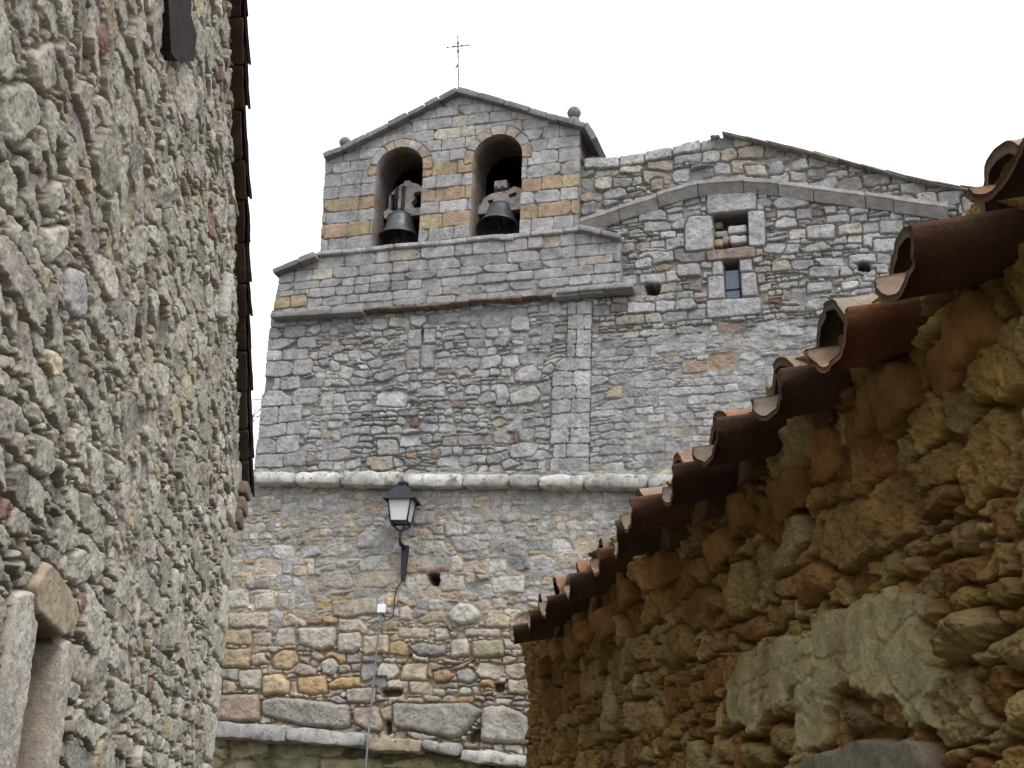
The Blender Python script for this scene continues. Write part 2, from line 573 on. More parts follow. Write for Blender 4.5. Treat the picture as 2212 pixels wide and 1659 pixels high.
# ------------------------------------------------------------------ the church
FA = math.radians(17.0)
FX = np.array([math.cos(FA), -math.sin(FA), 0.0]); FN = np.array([-math.sin(FA), -math.cos(FA), 0.0]); FZ = np.array([0, 0, 1.0])
FO = FN * (FN @ np.array([0, 20.0, 0]))
FAX = np.array([FX, FN, FZ])


def qa(x, y, w=0.0):
    p = hit(x, y, FO + FN * w, FN)
    return np.array([p @ FX, p[2]])


def fp(u, z, w=0.0):
    return FO + np.asarray(u)[..., None] * FX + np.asarray(w)[..., None] * FN + np.asarray(z)[..., None] * FZ


def P3F(w0):
    return lambda U, V, H: fp(U, V, H + w0)


def zz(tab, pts, w=0.0):
    """points read in an enlarged crop (x0, y0, scale) of the 2560 px photo, on the facade"""
    x0, y0, s = tab
    return [qa((a * s + x0) * 0.8640625, (b * s + y0) * 0.8640625, w) for a, b in pts]


Z1 = (640, 60, 900 / 2133); Z4 = (600, 620, 900 / 2212); Z5 = (500, 1160, 900 / 1965); ZW = (1600, 450, 400 / 1659); Z6 = (1360, 280, 1200 / 2212)
G1, G2, G3 = (0.325, 0.315, 0.300), (0.285, 0.28, 0.274), (0.37, 0.356, 0.335)
TAN, OCH, RED, WHT, BUF = (0.34, 0.27, 0.185), (0.36, 0.245, 0.115), (0.23, 0.12, 0.085), (0.50, 0.485, 0.45), (0.40, 0.345, 0.26)

church = tag(empty('church_building', FO + FX * -5.0), 'grey stone church with a two arch gabled belfry beside a lower nave gable', 'church')

# --- belfry
WA = 0.12
rA = np.random.default_rng(3)
arches = []
for name, lx, rx, top, cxz in (('left', (700, 1040), (978, 1040), (850, 730), 850), ('right', (1272, 1040), (1568, 1040), (1432, 655), 1432)):
    a = zz(Z1, [lx, rx, top], WA)
    u0, u1, zt = a[0][0], a[1][0], a[2][1]
    r = (u1 - u0) / 2
    arches.append(((u0 + u1) / 2, zt - r, r))
sill_z = 11.12
outA = [qa(586, 682, WA), qa(607, 588, WA), qa(682, 552, WA), qa(691, 548, WA), qa(703, 338, WA), qa(985, 196, WA), qa(1253, 282, WA),
        qa(1249, 497, WA), qa(1340, 515, WA), qa(1341, 618, WA), qa(1200, 634, WA)]
uA = np.arange(-10.35, -3.75, 0.0115); vA = np.arange(10.0, 14.1, 0.0115)
A = Masonry(uA, vA, 11, warp=0.007, wsc=9, wlow=0.012)
ycol = lambda r: np.array(OCH) * (0.9 + 0.25 * r.random()) * np.array([1, 1 + 0.12 * r.normal() * .5, 1])
for ai, (cu, cz, r) in enumerate(arches):
    ro = r * 1.36
    cols = [OCH, G1, TAN, (0.38, 0.29, 0.17), G1, TAN, OCH] if ai == 0 else [OCH, G1, TAN, BUF, TAN, G2, (0.33, 0.215, 0.15)]
    n = len(cols)
    cuts = np.linspace(math.pi * 1.04, -math.pi * 0.04, n + 1); cuts[1:-1] += rA.normal(size=n - 1) * 0.05
    for k in range(n):
        a0, a1 = cuts[k], cuts[k + 1]; am = (a0 + a1) / 2
        pts = [(cu + (r - 0.05) * math.cos(a0), cz + (r - 0.05) * math.sin(a0)), (cu + ro * math.cos(a0), cz + ro * math.sin(a0)),
               (cu + ro * 1.02 * math.cos(am), cz + ro * 1.02 * math.sin(am)), (cu + ro * math.cos(a1), cz + ro * math.sin(a1)),
               (cu + (r - 0.05) * math.cos(a1), cz + (r - 0.05) * math.sin(a1))]
        A.poly(pts, np.array(cols[k]) * (0.95 + 0.15 * rA.random()), gap=0.005, bevel=0.012, prot=0.012 + rA.normal() * 0.004)
palA = lambda u, v, r: pick(r, [G1, (0.275, 0.27, 0.268), (0.325, 0.315, 0.303), BUF, (0.31, 0.285, 0.272)], [4, 2, 3, 0.35, 1.2])
rows = [qa(960, y, WA)[1] for y in (520, 490, 459, 433, 405, 378, 349)]
while rows[-1] < 14.2: rows.append(rows[-1] + rA.uniform(0.17, 0.22))
# sill course
u = -9.35
while u < -4.7:
    w = rA.uniform(0.3, 0.6)
    A.poly([(u, sill_z - 0.05), (u + w, sill_z - 0.05), (u + w, sill_z + 0.045), (u, sill_z + 0.045)], np.array(G3) * rA.uniform(0.95, 1.15), gap=0.006,
           bevel=0.02, prot=0.055 + rA.normal() * 0.008)
    u += w
for k in range(len(rows) - 1):
    z0, z1 = rows[k], rows[k + 1]
    u = -9.6 - rA.random() * 0.2
    while u < -4.5:
        w = rA.uniform(0.24, 0.62)
        um = u + w / 2
        yel = k in (1, 3) or (k == 5 and arches[0][0] < um < arches[1][0])
        c = ycol(rA) if yel else palA(um, z0, rA)
        A.rock(um, (z0 + z1) / 2, w, z1 - z0, c, cut=0.05 if not yel else 0.02, jit=0.008, gap=0.005, prot=rA.normal() * 0.005, tilt=0.02, bevel=0.009, keep=0.1, k=110)
        u += w
z = sill_z - 0.05
low = [z]
while low[-1] > 10.0: low.append(low[-1] - rA.uniform(0.14, 0.22))
A.poly([qa(590, 668, WA), qa(590, 645, WA), qa(625, 640, WA), qa(625, 665, WA)], OCH, gap=0.006, bevel=0.012)
A.poly([qa(627, 665, WA), qa(627, 640, WA), qa(662, 636, WA), qa(662, 660, WA)], np.array(OCH) * 1.1, gap=0.006, bevel=0.012)
for k in range(len(low) - 1):
    z1, z0 = low[k], low[k + 1]
    u = -10.3 - rA.random() * 0.2
    while u < -3.8:
        w = rA.uniform(0.22, 0.6)
        A.rock(u + w / 2, (z0 + z1) / 2, w, z1 - z0, palA(u, z0, rA) * 0.97, cut=0.04, jit=0.010, gap=0.006, prot=rA.normal() * 0.010, tilt=0.03, bevel=0.011, keep=0.15, k=90)
        u += w
A.chips(200, palA, 0.014)
HA, CA = A.finish(-0.03, np.array((0.19, 0.175, 0.155)), 0.006, cvar=0.24, sat=0.62, streak=0.15)
sdA = sdf_poly(A.U, A.V, outA)
sdA = sdA + 0.012 * fbm(A.U * 9, A.V * 9, 4, 2)
for cu, cz, r in arches:
    rect = np.maximum(np.abs(A.U - cu) - r, np.maximum(sill_z + 0.04 - A.V, A.V - cz))
    circ = np.hypot(A.U - cu, A.V - cz) - r
    sdA = np.maximum(sdA, -np.minimum(rect, circ))
bel = grid_mesh('belfry', uA, vA, A.U, A.V, HA, CA, sdA, P3F(WA), M_church, church, thick=0.75, backcol=(0.10, 0.08, 0.072))  # arch reveals and soffits darkened in colour for the shade inside

# dark ringing chamber behind the arches and the body of the church
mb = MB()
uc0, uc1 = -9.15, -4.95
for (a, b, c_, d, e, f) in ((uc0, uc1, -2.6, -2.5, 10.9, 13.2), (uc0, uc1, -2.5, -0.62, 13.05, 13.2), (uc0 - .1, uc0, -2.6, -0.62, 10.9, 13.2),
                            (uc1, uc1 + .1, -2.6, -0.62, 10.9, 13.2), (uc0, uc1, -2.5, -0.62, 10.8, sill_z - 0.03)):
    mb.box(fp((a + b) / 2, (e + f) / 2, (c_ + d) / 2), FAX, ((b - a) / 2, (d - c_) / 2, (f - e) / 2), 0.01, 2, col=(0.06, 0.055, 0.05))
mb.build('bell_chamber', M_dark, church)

# coping slabs of the belfry gable
mb = MB()


def slab_run(mb, P, Q, n, th, deep, w0, seed, col, gapf=0.003, amp=0.010, lift=0.0, var=0.08, rad=0.02):
    """rough slabs laid along the line from P to Q (u, z)"""
    r = np.random.default_rng(seed)
    P = np.array(P); Q = np.array(Q)
    cut = np.concatenate([[0], np.cumsum(r.uniform(0.7, 1.3, n))]); cut /= cut[-1]
    Ln = np.linalg.norm(Q - P); d = (Q - P) / Ln; nn = np.array([-d[1], d[0]])
    if nn[1] < 0: nn = -nn
    for k in range(n):
        m = P + d * Ln * (cut[k] + cut[k + 1]) / 2 + nn * (lift + r.normal() * 0.004)
        hl = Ln * (cut[k + 1] - cut[k]) / 2 - gapf / 2
        ax = np.array([d[0] * FX + d[1] * FZ, FN, nn[0] * FX + nn[1] * FZ])
        t2 = th * r.uniform(1 - var, 1 + var)
        mb.box(fp(m[0], m[1], w0 + r.normal() * 0.012), ax, (hl, deep / 2, t2 / 2), rad, 6, amp, 8, seed * 31 + k, np.array(col) * r.uniform(0.8, 1.15))


COPC = (0.20, 0.193, 0.187)
pk = qa(984, 188, 0.3)
slab_run(mb, qa(738, 316, 0.3), pk, 6, 0.10, 1.0, -0.24, 5, COPC)
slab_run(mb, qa(695, 333, 0.3), qa(735, 318, 0.3), 1, 0.10, 1.0, -0.24, 6, COPC)
slab_run(mb, pk, qa(1180, 243, 0.3), 4, 0.10, 1.0, -0.24, 7, COPC)
slab_run(mb, qa(1181, 246, 0.3), qa(1262, 268, 0.3), 3, 0.10, 1.0, -0.24, 8, COPC)
e0 = qa(1262, 262, 0.3)
slab_run(mb, e0, (e0[0] + 0.16, e0[1] - 0.30), 1, 0.10, 1.0, -0.25, 9, COPC)
mb.build('coping', M_church, church)
mb = MB()
slab_run(mb, qa(588, 585, 0.3), qa(679, 548, 0.3), 2, 0.10, 1.0, -0.2, 10, COPC)
mb.build('coping', M_church, church)

# ball finials
for (x, y, rr) in ((1238.5, 241, 14.5), (743, 305, 12.5)):
    c2 = qa(x, y, 0.15)
    dist = np.linalg.norm(fp(c2[0], c2[1], 0.15) - EYE)
    R = rr / F * dist
    mb = MB()
    prof = [(R * math.sin(t) * (1 + 0.02 * math.sin(5 * t)), -R * math.cos(t)) for t in np.linspace(0.01, math.pi - 0.01, 20)]
    mb.lathe(fp(c2[0], c2[1], 0.1), prof, n=28, col=(0.19, 0.185, 0.18))
    mb.lathe(fp(c2[0], c2[1] - R * 1.0, 0.1), [(0.001, .06), (R * 0.5, 0.06), (R * 0.55, 0.02), (R * 0.85, -0.01), (R * .9, -0.12)], n=24, col=(0.19, 0.185, 0.18))
    mb.build('finial', M_church, church)

# --- string course under the belfry: whole at both ends, worn thin between
mb = MB()
slab_run(mb, qa(584, 682, .2), qa(782, 668, .2), 3, 0.09, 0.32, 0.07, 21, (0.25, 0.243, 0.235))
slab_run(mb, qa(784, 668, .16), qa(1010, 650, .16), 7, 0.055, 0.3, 0.01, 22, (0.19, 0.145, 0.115), amp=0.025, var=0.4)
slab_run(mb, qa(1012, 649, .16), qa(1198, 633, .16), 6, 0.06, 0.3, 0.02, 23, (0.20, 0.155, 0.125), amp=0.025, var=0.4)
mb.build('string_course', M_church, church)
mb = MB()
slab_run(mb, qa(1200, 630, .2), qa(1368, 616, .2), 3, 0.08, 0.34, 0.07, 24, (0.27, 0.265, 0.26))
slab_run(mb, qa(1196, 642, .05), qa(1370, 628, .05), 3, 0.09, 0.36, -0.02, 25, (0.27, 0.265, 0.26))
mb.build('string_course', M_church, church)
mb = MB()
slab_run(mb, qa(1250, 492, .2), qa(1340, 512, .2), 2, 0.09, 0.4, 0.03, 26, (0.28, 0.27, 0.265))
mb.build('offset_slab', M_church, church)

# --- nave wall and the rubble front between the string course and the ledge
uB = np.arange(-10.45, 2.8, 0.012); vB = np.arange(6.95, 12.85, 0.012)
Bm = Masonry(uB, vB, 23, warp=0.014, wsc=8, wlow=0.035, wlsc=1.2)
rB = np.random.default_rng(17)
ashl = (0.355, 0.345, 0.335)
frm = dict(gap=0.008, bevel=0.014, prot=0.02, plain=True)
for pts, c in (([(690, 152), (1212, 125), (1205, 305), (690, 360)], ashl), ([(458, 470), (505, 375), (745, 365), (757, 715), (465, 750)], (0.38, 0.37, 0.36)),
               ([(1115, 322), (1290, 312), (1300, 685), (1125, 690)], (0.36, 0.355, 0.355)), ([(685, 740), (1190, 672), (1200, 800), (690, 842)], (0.30, 0.20, 0.135)),
               ([(750, 852), (852, 838), (858, 985), (750, 992)], ashl), ([(1028, 830), (1160, 820), (1165, 945), (1038, 958)], ashl),
               ([(700, 1000), (865, 990), (880, 1232), (710, 1238)], (0.34, 0.325, 0.31)), ([(1047, 965), (1202, 958), (1220, 1200), (1055, 1208)], (0.345, 0.33, 0.315)),
               ([(690, 1248), (1240, 1213), (1246, 1390), (695, 1440)], (0.355, 0.34, 0.325))):
    Bm.poly(zz(ZW, pts), c, **frm)
for pts, dp in (([(752, 360), (1112, 328), (1122, 672), (765, 712)], 0.42), ([(862, 832), (1020, 816), (1050, 1235), (880, 1250)], 0.36)):
    Bm.poly(zz(ZW, pts), (0.12, 0.11, 0.10), gap=0.0, bevel=0.01, hole=dp, plain=True, k=120)
hole_kw = dict(gap=0.0, bevel=0.01, hole=0.34, k=60)
Bm.poly(zz(ZW, [(45, 1068), (220, 1062), (195, 1170), (60, 1170)]), (0.1, 0.09, 0.08), **hole_kw)
Bm.poly(zz((1700, 300, 860 / 1783), [(920, 748), (984, 745), (986, 786), (922, 788)]), (0.1, 0.09, 0.08), **hole_kw)
for pts, c in (([(430, 1075), (640, 1050), (640, 1140), (455, 1130)], (0.22, 0.165, 0.15)), ([(560, 1225), (690, 1200), (690, 1250), (575, 1260)], (0.36, 0.13, 0.07)),
               ([(1330, 1245), (1450, 1235), (1450, 1290), (1330, 1280)], (0.30, 0.10, 0.06)), ([(1405, 1295), (1450, 1290), (1450, 1340), (1410, 1340)], (0.28, 0.1, 0.06)),
               ([(1325, 1150), (1400, 1140), (1410, 1200), (1330, 1200)], (0.42, 0.36, 0.2)), ([(1402, 1130), (1465, 1140), (1465, 1195), (1412, 1195)], (0.42, 0.36, 0.22)),
               ([(1365, 1100), (1420, 1095), (1425, 1135), (1370, 1140)], (0.42, 0.33, 0.2)), ([(140, 900), (250, 860), (330, 880), (300, 930), (170, 945)], (0.26, 0.21, 0.11)),
               ([(800, 1485), (1095, 1470), (1095, 1590), (805, 1592)], (0.27, 0.17, 0.14)), ([(0, 970), (258, 965), (262, 1055), (0, 1060)], G3)):
    Bm.poly(zz(ZW, pts), c, gap=0.01, bevel=0.02, prot=rB.normal() * 0.01)
for pts, c in (([(845, 1110), (850, 1040)], 0),):
    pass
Z8 = (1700, 300, 860 / 1783)
for pts, c in (([(150, 1210), (275, 1205), (280, 1290), (155, 1310)], (0.36, 0.21, 0.085)), ([(5, 1260), (150, 1250), (150, 1310), (15, 1325)], (0.38, 0.25, 0.13)),
               ([(688, 455), (748, 455), (748, 492), (690, 495)], (0.24, 0.14, 0.11)), ([(655, 545), (800, 530), (800, 610), (660, 620)], G3),
               ([(870, 700), (1015, 695), (1018, 745), (875, 750)], G3), ([(1000, 615), (1130, 610), (1130, 680), (1000, 685)], G3),
               ([(668, 765), (830, 755), (825, 820), (670, 825)], G1), ([(755, 485), (880, 478), (882, 520), (760, 528)], G3),
               ([(1035, 520), (1160, 515), (1155, 590), (1035, 590)], G1), ([(490, 520), (540, 495), (600, 505), (610, 550), (490, 565)], G3),
               ([(655, 850), (785, 840), (785, 890), (655, 905)], G1), ([(330, 240), (440, 230), (455, 290), (340, 290)], BUF)):
    Bm.poly(zz(Z8, pts), c, gap=0.012, bevel=0.025, prot=rB.normal() * 0.008)
# stones that stand out in the front
for pts, c in (([(1030, 505), (1112, 500), (1108, 615), (1025, 618)], G1), ([(1128, 500), (1200, 495), (1195, 585), (1125, 590)], G1), ([(1108, 600), (1195, 595), (1185, 740), (1112, 745)], G2),
               ([(1015, 635), (1095, 628), (1095, 745), (1020, 745)], (0.33, 0.29, 0.255)), ([(1060, 905), (1255, 830), (1255, 915), (1070, 918)], G1),
               ([(1650, 890), (1800, 838), (1850, 890), (1820, 945), (1670, 960)], (0.36, 0.34, 0.28)), ([(640, 885), (800, 880), (805, 935), (645, 942)], G1),
               ([(1545, 1050), (1600, 1025), (1650, 1070), (1560, 1105)], (0.36, 0.29, 0.17)), ([(1545, 1130), (1620, 1095), (1670, 1150), (1650, 1200), (1560, 1195)], (0.34, 0.31, 0.25)),
               ([(1678, 1105), (1708, 1105), (1710, 1195), (1682, 1195)], (0.22, 0.11, 0.09)), ([(1600, 1310), (1660, 1285), (1730, 1330), (1620, 1355)], (0.38, 0.345, 0.27)),
               ([(1245, 1160), (1335, 1150), (1330, 1210), (1245, 1212)], TAN), ([(1345, 1150), (1530, 1145), (1530, 1205), (1345, 1212)], (0.28, 0.25, 0.24)),
               ([(1015, 1260), (1080, 1255), (1080, 1298), (1020, 1295)], (0.36, 0.22, 0.09)), ([(1170, 1240), (1225, 1235), (1220, 1285), (1175, 1285)], (0.28, 0.17, 0.14)),
               ([(470, 570), (550, 565), (550, 590), (475, 592)], (0.38, 0.23, 0.1)), ([(615, 560), (740, 550), (745, 585), (620, 592)], (0.27, 0.21, 0.16)),
               ([(540, 1250), (620, 1230), (680, 1250), (670, 1300), (540, 1310)], (0.33, 0.30, 0.26)), ([(840, 1185), (965, 1178), (970, 1270), (845, 1285)], (0.31, 0.29, 0.26)),
               ([(1210, 750), (1315, 745), (1320, 775), (1215, 780)], (0.28, 0.22, 0.14)), ([(1320, 760), (1390, 735), (1430, 780), (1330, 800)], (0.36, 0.31, 0.22)),
               ([(735, 650), (785, 630), (830, 665), (780, 690), (740, 685)], G3), ([(570, 650), (660, 645), (665, 695), (580, 695)], G3)):
    Bm.poly(zz(Z4, pts), c, gap=0.011, bevel=0.02, prot=0.005 + rB.normal() * 0.008, tilt=0.05)
Bm.poly(zz(Z4, [(1113, 500), (1126, 500), (1108, 620), (1102, 620)]), (0.08, 0.075, 0.07), gap=0, bevel=0.01, hole=0.25, k=200)
Bm.poly(zz(Z4, [(130, 800), (185, 788), (212, 795), (205, 850), (140, 925)]), (0.17, 0.16, 0.155), gap=0.0, bevel=0.03, hole=0.05, k=80)
Bm.poly(zz((1240, 900, 760 / 1576), [(560, 205), (570, 175), (610, 140), (650, 135), (652, 205)]), (0.40, 0.34, 0.18), gap=0.012, bevel=0.03, prot=0.02)
# quoins at the left corner
z = 7.1
k = 0
while z < 10.2:
    h = rB.uniform(0.2, 0.31)
    lu = -10.12
    w1 = rB.uniform(0.3, 0.42) if k % 2 else rB.uniform(0.5, 0.62)
    for a, w in ((lu - 0.3, w1 + .3), (lu + w1, rB.uniform(0.3, 0.45))):
        Bm.rock(a + w / 2, z + h / 2, w, h, pick(rB, [G1, G3, G2], [3, 2, 1]), cut=0.1, jit=0.012, gap=0.007, prot=0.01 + rB.normal() * 0.006, tilt=0.02, bevel=0.011, k=80)
    z += h; k += 1
# flat buttress strip
pu0, pu1 = qa(1192, 850)[0], qa(1275, 850)[0]
z = 7.0
while z < 9.95:
    h = rB.uniform(0.2, 0.25)
    a0 = pu0 + (0.22 if z > 9.0 else rB.choice([0.0, 0.0, 0.05]))
    s = a0 + (pu1 - a0) * rB.uniform(0.35, 0.7)
    for a, b in (((a0, s), (s, pu1)) if rB.random() < 0.75 else ((a0, pu1),)):
        Bm.rock((a + b) / 2, z + h / 2, b - a, h, pick(rB, [ashl, G1], [2, 1]), cut=0.04, jit=0.006, gap=0.003, prot=0.022 + rB.normal() * 0.002, tilt=0.01, bevel=0.008, k=120)
    z += h
# pale coping blocks on the left half of the nave gable
ct = [(1262, 345), (1338, 338), (1392, 328), (1452, 318), (1512, 303)]
for a, b in zip(ct[:-1], ct[1:]):
    Bm.poly([qa(*a), qa(*b), qa(b[0], b[1] + 24), qa(a[0], a[1] + 22)], np.array(WHT) * 0.86, gap=0.006, bevel=0.02, prot=0.035)


def palB(u, v, r):
    if u > -4.7 and v > mz(u): return pick(r, [G1, G2, BUF, TAN, (0.29, 0.25, 0.205)], [3, 2, 2.4, 1.6, 1.6])
    if v > 9.4 and u > -4.7: return pick(r, [G1, G2, G3, BUF, TAN, (0.26, 0.215, 0.19)], [4, 2, 2.5, 1.6, 0.7, 0.9])
    return pick(r, [G1, G2, G3, BUF, TAN, RED], [4.5, 4, 3, 0.5, 0.3, 0.06])


mould = [(1258, 482), (1340, 455), (1440, 424), (1512, 403), (1600, 396), (1682, 402), (1755, 413), (1840, 424), (1930, 436), (2048, 452)]
mu = np.array([qa(*p) for p in mould])
mz = lambda u: np.interp(u, mu[:, 0], mu[:, 1])
smooth_zone = lambda u, v: u > pu1 and v < 9.3
nv_ = lambda u, v: u > -4.75 and v > mz(u)
Bm.courses(-4.8, 2.8, 9.2, 12.8, (0.13, 0.24), (1.0, 2.1), palB, 0.42, cut=0.55, jit=0.09, angj=0.06, gap=0.014, prot=0.022, tilt=0.12, bevel=0.035, inside=lambda u, v: v > mz(u) - 0.1, big=10, bigs=(1.1, 1.5))
Bm.courses(-4.6, 2.8, 7.0, 12.6, (0.09, 0.24), (1.2, 2.6), palB, 0.35, cut=0.35, jit=0.06, angj=0.04, gap=0.012, prot=0.014, tilt=0.07, bevel=0.028, inside=lambda u, v: (v <= mz(u) - 0.1 and not smooth_zone(u, v)), big=30, bigs=(1.0, 1.4))
Bm.courses(-4.6, 2.8, 7.0, 9.5, (0.08, 0.17), (1.5, 3.4), palB, 0.3, cut=0.4, jit=0.05, angj=0.03, gap=0.007, prot=0.008, tilt=0.05, bevel=0.028, inside=smooth_zone, big=14)
Bm.courses(-10.4, -4.4, 7.0, 10.4, (0.1, 0.25), (0.9, 2.3), palB, 0.45, cut=0.6, jit=0.11, angj=0.08, gap=0.012, prot=0.016, tilt=0.1, bevel=0.03, big=45, bigs=(0.9, 1.35))
Bm.chips(900, palB, 0.017)
mh = np.where(smooth_zone_m := ((Bm.U > pu1) & (Bm.V < 9.4)), -0.012, -0.045) + 0.02 * np.clip(fbm(Bm.U * 0.9, Bm.V * 0.9, 3, 3) * 1.5, -1, 1)
mh = np.where(Bm.V > 10.4, -0.06, mh)
HB, CB = Bm.finish(mh, np.array((0.24, 0.222, 0.195)), 0.011, cvar=0.22, sat=0.52, streak=0.12)
outB = [qa(547, 1035), qa(585, 690), qa(588, 672), qa(1190, 628), qa(1335, 612), qa(1335, 500), qa(1243, 490), qa(1250, 344)] + \
       [qa(x, y) for x, y in ((1330, 341), (1400, 328.5), (1455, 319), (1512, 304), (1545, 293), (1575, 296), (1640, 311), (1740, 334), (1760, 340), (1860, 366), (1960, 392), (2050, 409))] + \
       [np.array((2.75, 10.75)), np.array((2.75, 7.0)), np.array((-10.1, 7.0))]
sdB = sdf_poly(Bm.U, Bm.V, outB) + 0.014 * fbm(Bm.U * 7, Bm.V * 7, 8, 2)
grid_mesh('front_wall', uB, vB, Bm.U, Bm.V, HB, CB, sdB, P3F(0.0), M_church, church, thick=0.45)

# thin edge tiles along the right slope of the nave gable
mb = MB()
run = [(1545, 291), (1582, 296), (1640, 310), (1742, 333), (1860, 364), (1960, 390), (2055, 410)]
rp = np.array([qa(*p) for p in run]); rp = np.concatenate([rp, [[2.8, 10.75]]])
sl = np.concatenate([[0], np.cumsum(np.linalg.norm(np.diff(rp, axis=0), axis=1))])
s = 0.12
rT = np.random.default_rng(5)
while s < sl[-1] - 0.3:
    L = rT.uniform(0.28, 0.42)
    a = np.array([np.interp(s, sl, rp[:, 0]), np.interp(s, sl, rp[:, 1])]); b = np.array([np.interp(s + L + 0.05, sl, rp[:, 0]), np.interp(s + L + 0.05, sl, rp[:, 1])])
    for lay in range(2):
        slab_run(mb, a + (0, 0.008 + 0.024 * lay), b + (0, -0.004 + 0.024 * lay), 1, 0.024, 0.55, -0.17 + 0.02 * rT.normal(), int(s * 100) + 40 + lay, (0.30, 0.265, 0.235), gapf=0.0, amp=0.006)
    s += L
slab_run(mb, qa(1735, 328), qa(1758, 333), 1, 0.06, 0.3, -0.1, 77, (0.27, 0.25, 0.23))
mb.build('verge_tiles', M_church, church)

# old moulded cornice in the nave gable
mb = MB()
joints = [0, 0.16, 0.36, 0.5]
sl = np.concatenate([[0], np.cumsum(np.linalg.norm(np.diff(mu, axis=0), axis=1))])
def mpt(s): return np.array([np.interp(s, sl, mu[:, 0]), np.interp(s, sl, mu[:, 1])])
kn = list(sl) + [sl[-1]]
cutsm = [0, sl[1], sl[1] + 0.62, sl[3] - 0.02, sl[4] + 0.05, sl[5], sl[6] + .02, sl[7] + 0.2, sl[8], sl[9]]
prof = [(-0.2, 0.03), (0.15, 0.03), (0.15, -0.03), (0.13, -0.045), (0.02, -0.175), (-0.2, -0.175)]
for k, (a, b) in enumerate(zip(cutsm[:-1], cutsm[1:])):
    nseg = 5
    ss = np.linspace(a + 0.006, b - 0.006, nseg)
    rings = []
    cm = np.array((0.33, 0.317, 0.30)) * rT.uniform(0.88, 1.08)
    jw = rT.normal() * 0.008; jz = rT.normal() * 0.008
    for q in ss:
        p = mpt(q)
        rings.append(np.array([fp(p[0], p[1] + dz + jz + 0.004 * rT.normal(), w + jw + 0.003 * rT.normal()) for w, dz in prof]))
    for r0, r1 in zip(rings[:-1], rings[1:]):
        n = len(prof); i = np.arange(n); j = np.roll(i, -1)
        mb.add(np.concatenate([r0, r1]), np.stack([i, j, j + n, i + n], -1), None, cm)
    for r0, rev in ((rings[0], 1), (rings[-1], 0)):
        mb.add(np.concatenate([r0, r0.mean(0)[None]]), None, np.stack([i, j, np.full(n, n)], -1), cm)
mb.build('cornice', M_church, church, smooth=False)

# infill stones in the walled up upper window, glass in the slot window
mb = MB()
for (x0, y0, x1, y1, w, c) in ((770, 430, 855, 505, -0.2, (0.22, 0.2, 0.19)), (765, 610, 850, 695, -0.1, (0.34, 0.24, 0.16)), (855, 575, 925, 665, -0.12, (0.25, 0.235, 0.22)),
                               (930, 568, 1112, 665, -0.06, (0.40, 0.39, 0.375)), (915, 462, 1108, 560, -0.08, (0.42, 0.4, 0.37)), (780, 530, 915, 600, -0.14, (0.36, 0.32, 0.26)),
                               (770, 380, 850, 425, -0.24, (0.2, 0.18, 0.17))):
    a = zz(ZW, [(x0, y1)], w)[0]; b = zz(ZW, [(x1, y0)], w)[0]
    mb.box(fp((a[0] + b[0]) / 2, (a[1] + b[1]) / 2, w - 0.1), FAX, (abs(b[0] - a[0]) / 2, 0.12, abs(b[1] - a[1]) / 2), 0.03, 7, 0.022, 9, int(x0 + y0), c)
mb.build('window_infill', M_church, church)
g = zz(ZW, [(868, 838), (1018, 822), (1048, 1228), (885, 1245)], -0.1)
mb = MB()
gm = [g[3] * 0 + np.array(p) for p in g]
top = np.array(g[0]) * 0.74 + np.array(g[3]) * 0.26; top2 = np.array(g[1]) * 0.74 + np.array(g[2]) * 0.26
pan = [g[3], g[2], top2, top]
mb.prism([fp(p[0], p[1], -0.13) for p in pan], [fp(p[0], p[1], -0.115) for p in pan])
win = mb.build('window', M_pane, church, smooth=False)
mb = MB()
for a, b in ((g[0], g[3]), (g[1], g[2]), (g[3], g[2])):
    mb.tube([fp(a[0], a[1], -0.1), fp(b[0], b[1], -0.1)], 0.016, 6)
a = np.array(g[0]) * 0.25 + np.array(g[3]) * 0.75; b = np.array(g[1]) * 0.25 + np.array(g[2]) * 0.75
mb.tube([fp(a[0], a[1], -0.105), fp(b[0], b[1], -0.105)], 0.011, 6)
mb.build('frame', M_iron, win)

# roof and body behind the front
mb = MB()
rf = [(-4.9, 11.1), (-2.5, 12.15), (2.75, 10.45)]
for a, b in zip(rf[:-1], rf[1:]):
    mb.prism([fp(a[0], a[1], -0.3), fp(b[0], b[1], -0.3), fp(b[0], b[1] - 0.15, -0.3), fp(a[0], a[1] - 0.15, -0.3)],
             [fp(a[0], a[1], -14.0), fp(b[0], b[1], -14.0), fp(b[0], b[1] - 0.15, -14.0), fp(a[0], a[1] - 0.15, -14.0)], (0.24, 0.13, 0.08))
mb.build('roof', M_tile, church, smooth=False)
mb = MB()
for (a, b, c_, d, e, f) in ((-10.0, -9.5, -6.0, -0.4, 0.0, 10.3), (2.3, 2.74, -14.0, -0.4, 0.0, 10.2), (-10.0, 2.7, -14.0, -13.6, 0.0, 10.4), (-10.0, -4.7, -6, -2.6, 10.0, 10.4),
                            (-5.2, -4.7, -14, -0.8, 0.0, 10.9), (-9.9, -4.9, -6.0, -5.6, 0.0, 10.2)):
    mb.box(fp((a + b) / 2, (e + f) / 2, (c_ + d) / 2), FAX, ((b - a) / 2, (d - c_) / 2, (f - e) / 2), 0.02, 3, col=G1)
mb.build('side_wall', M_church, church)

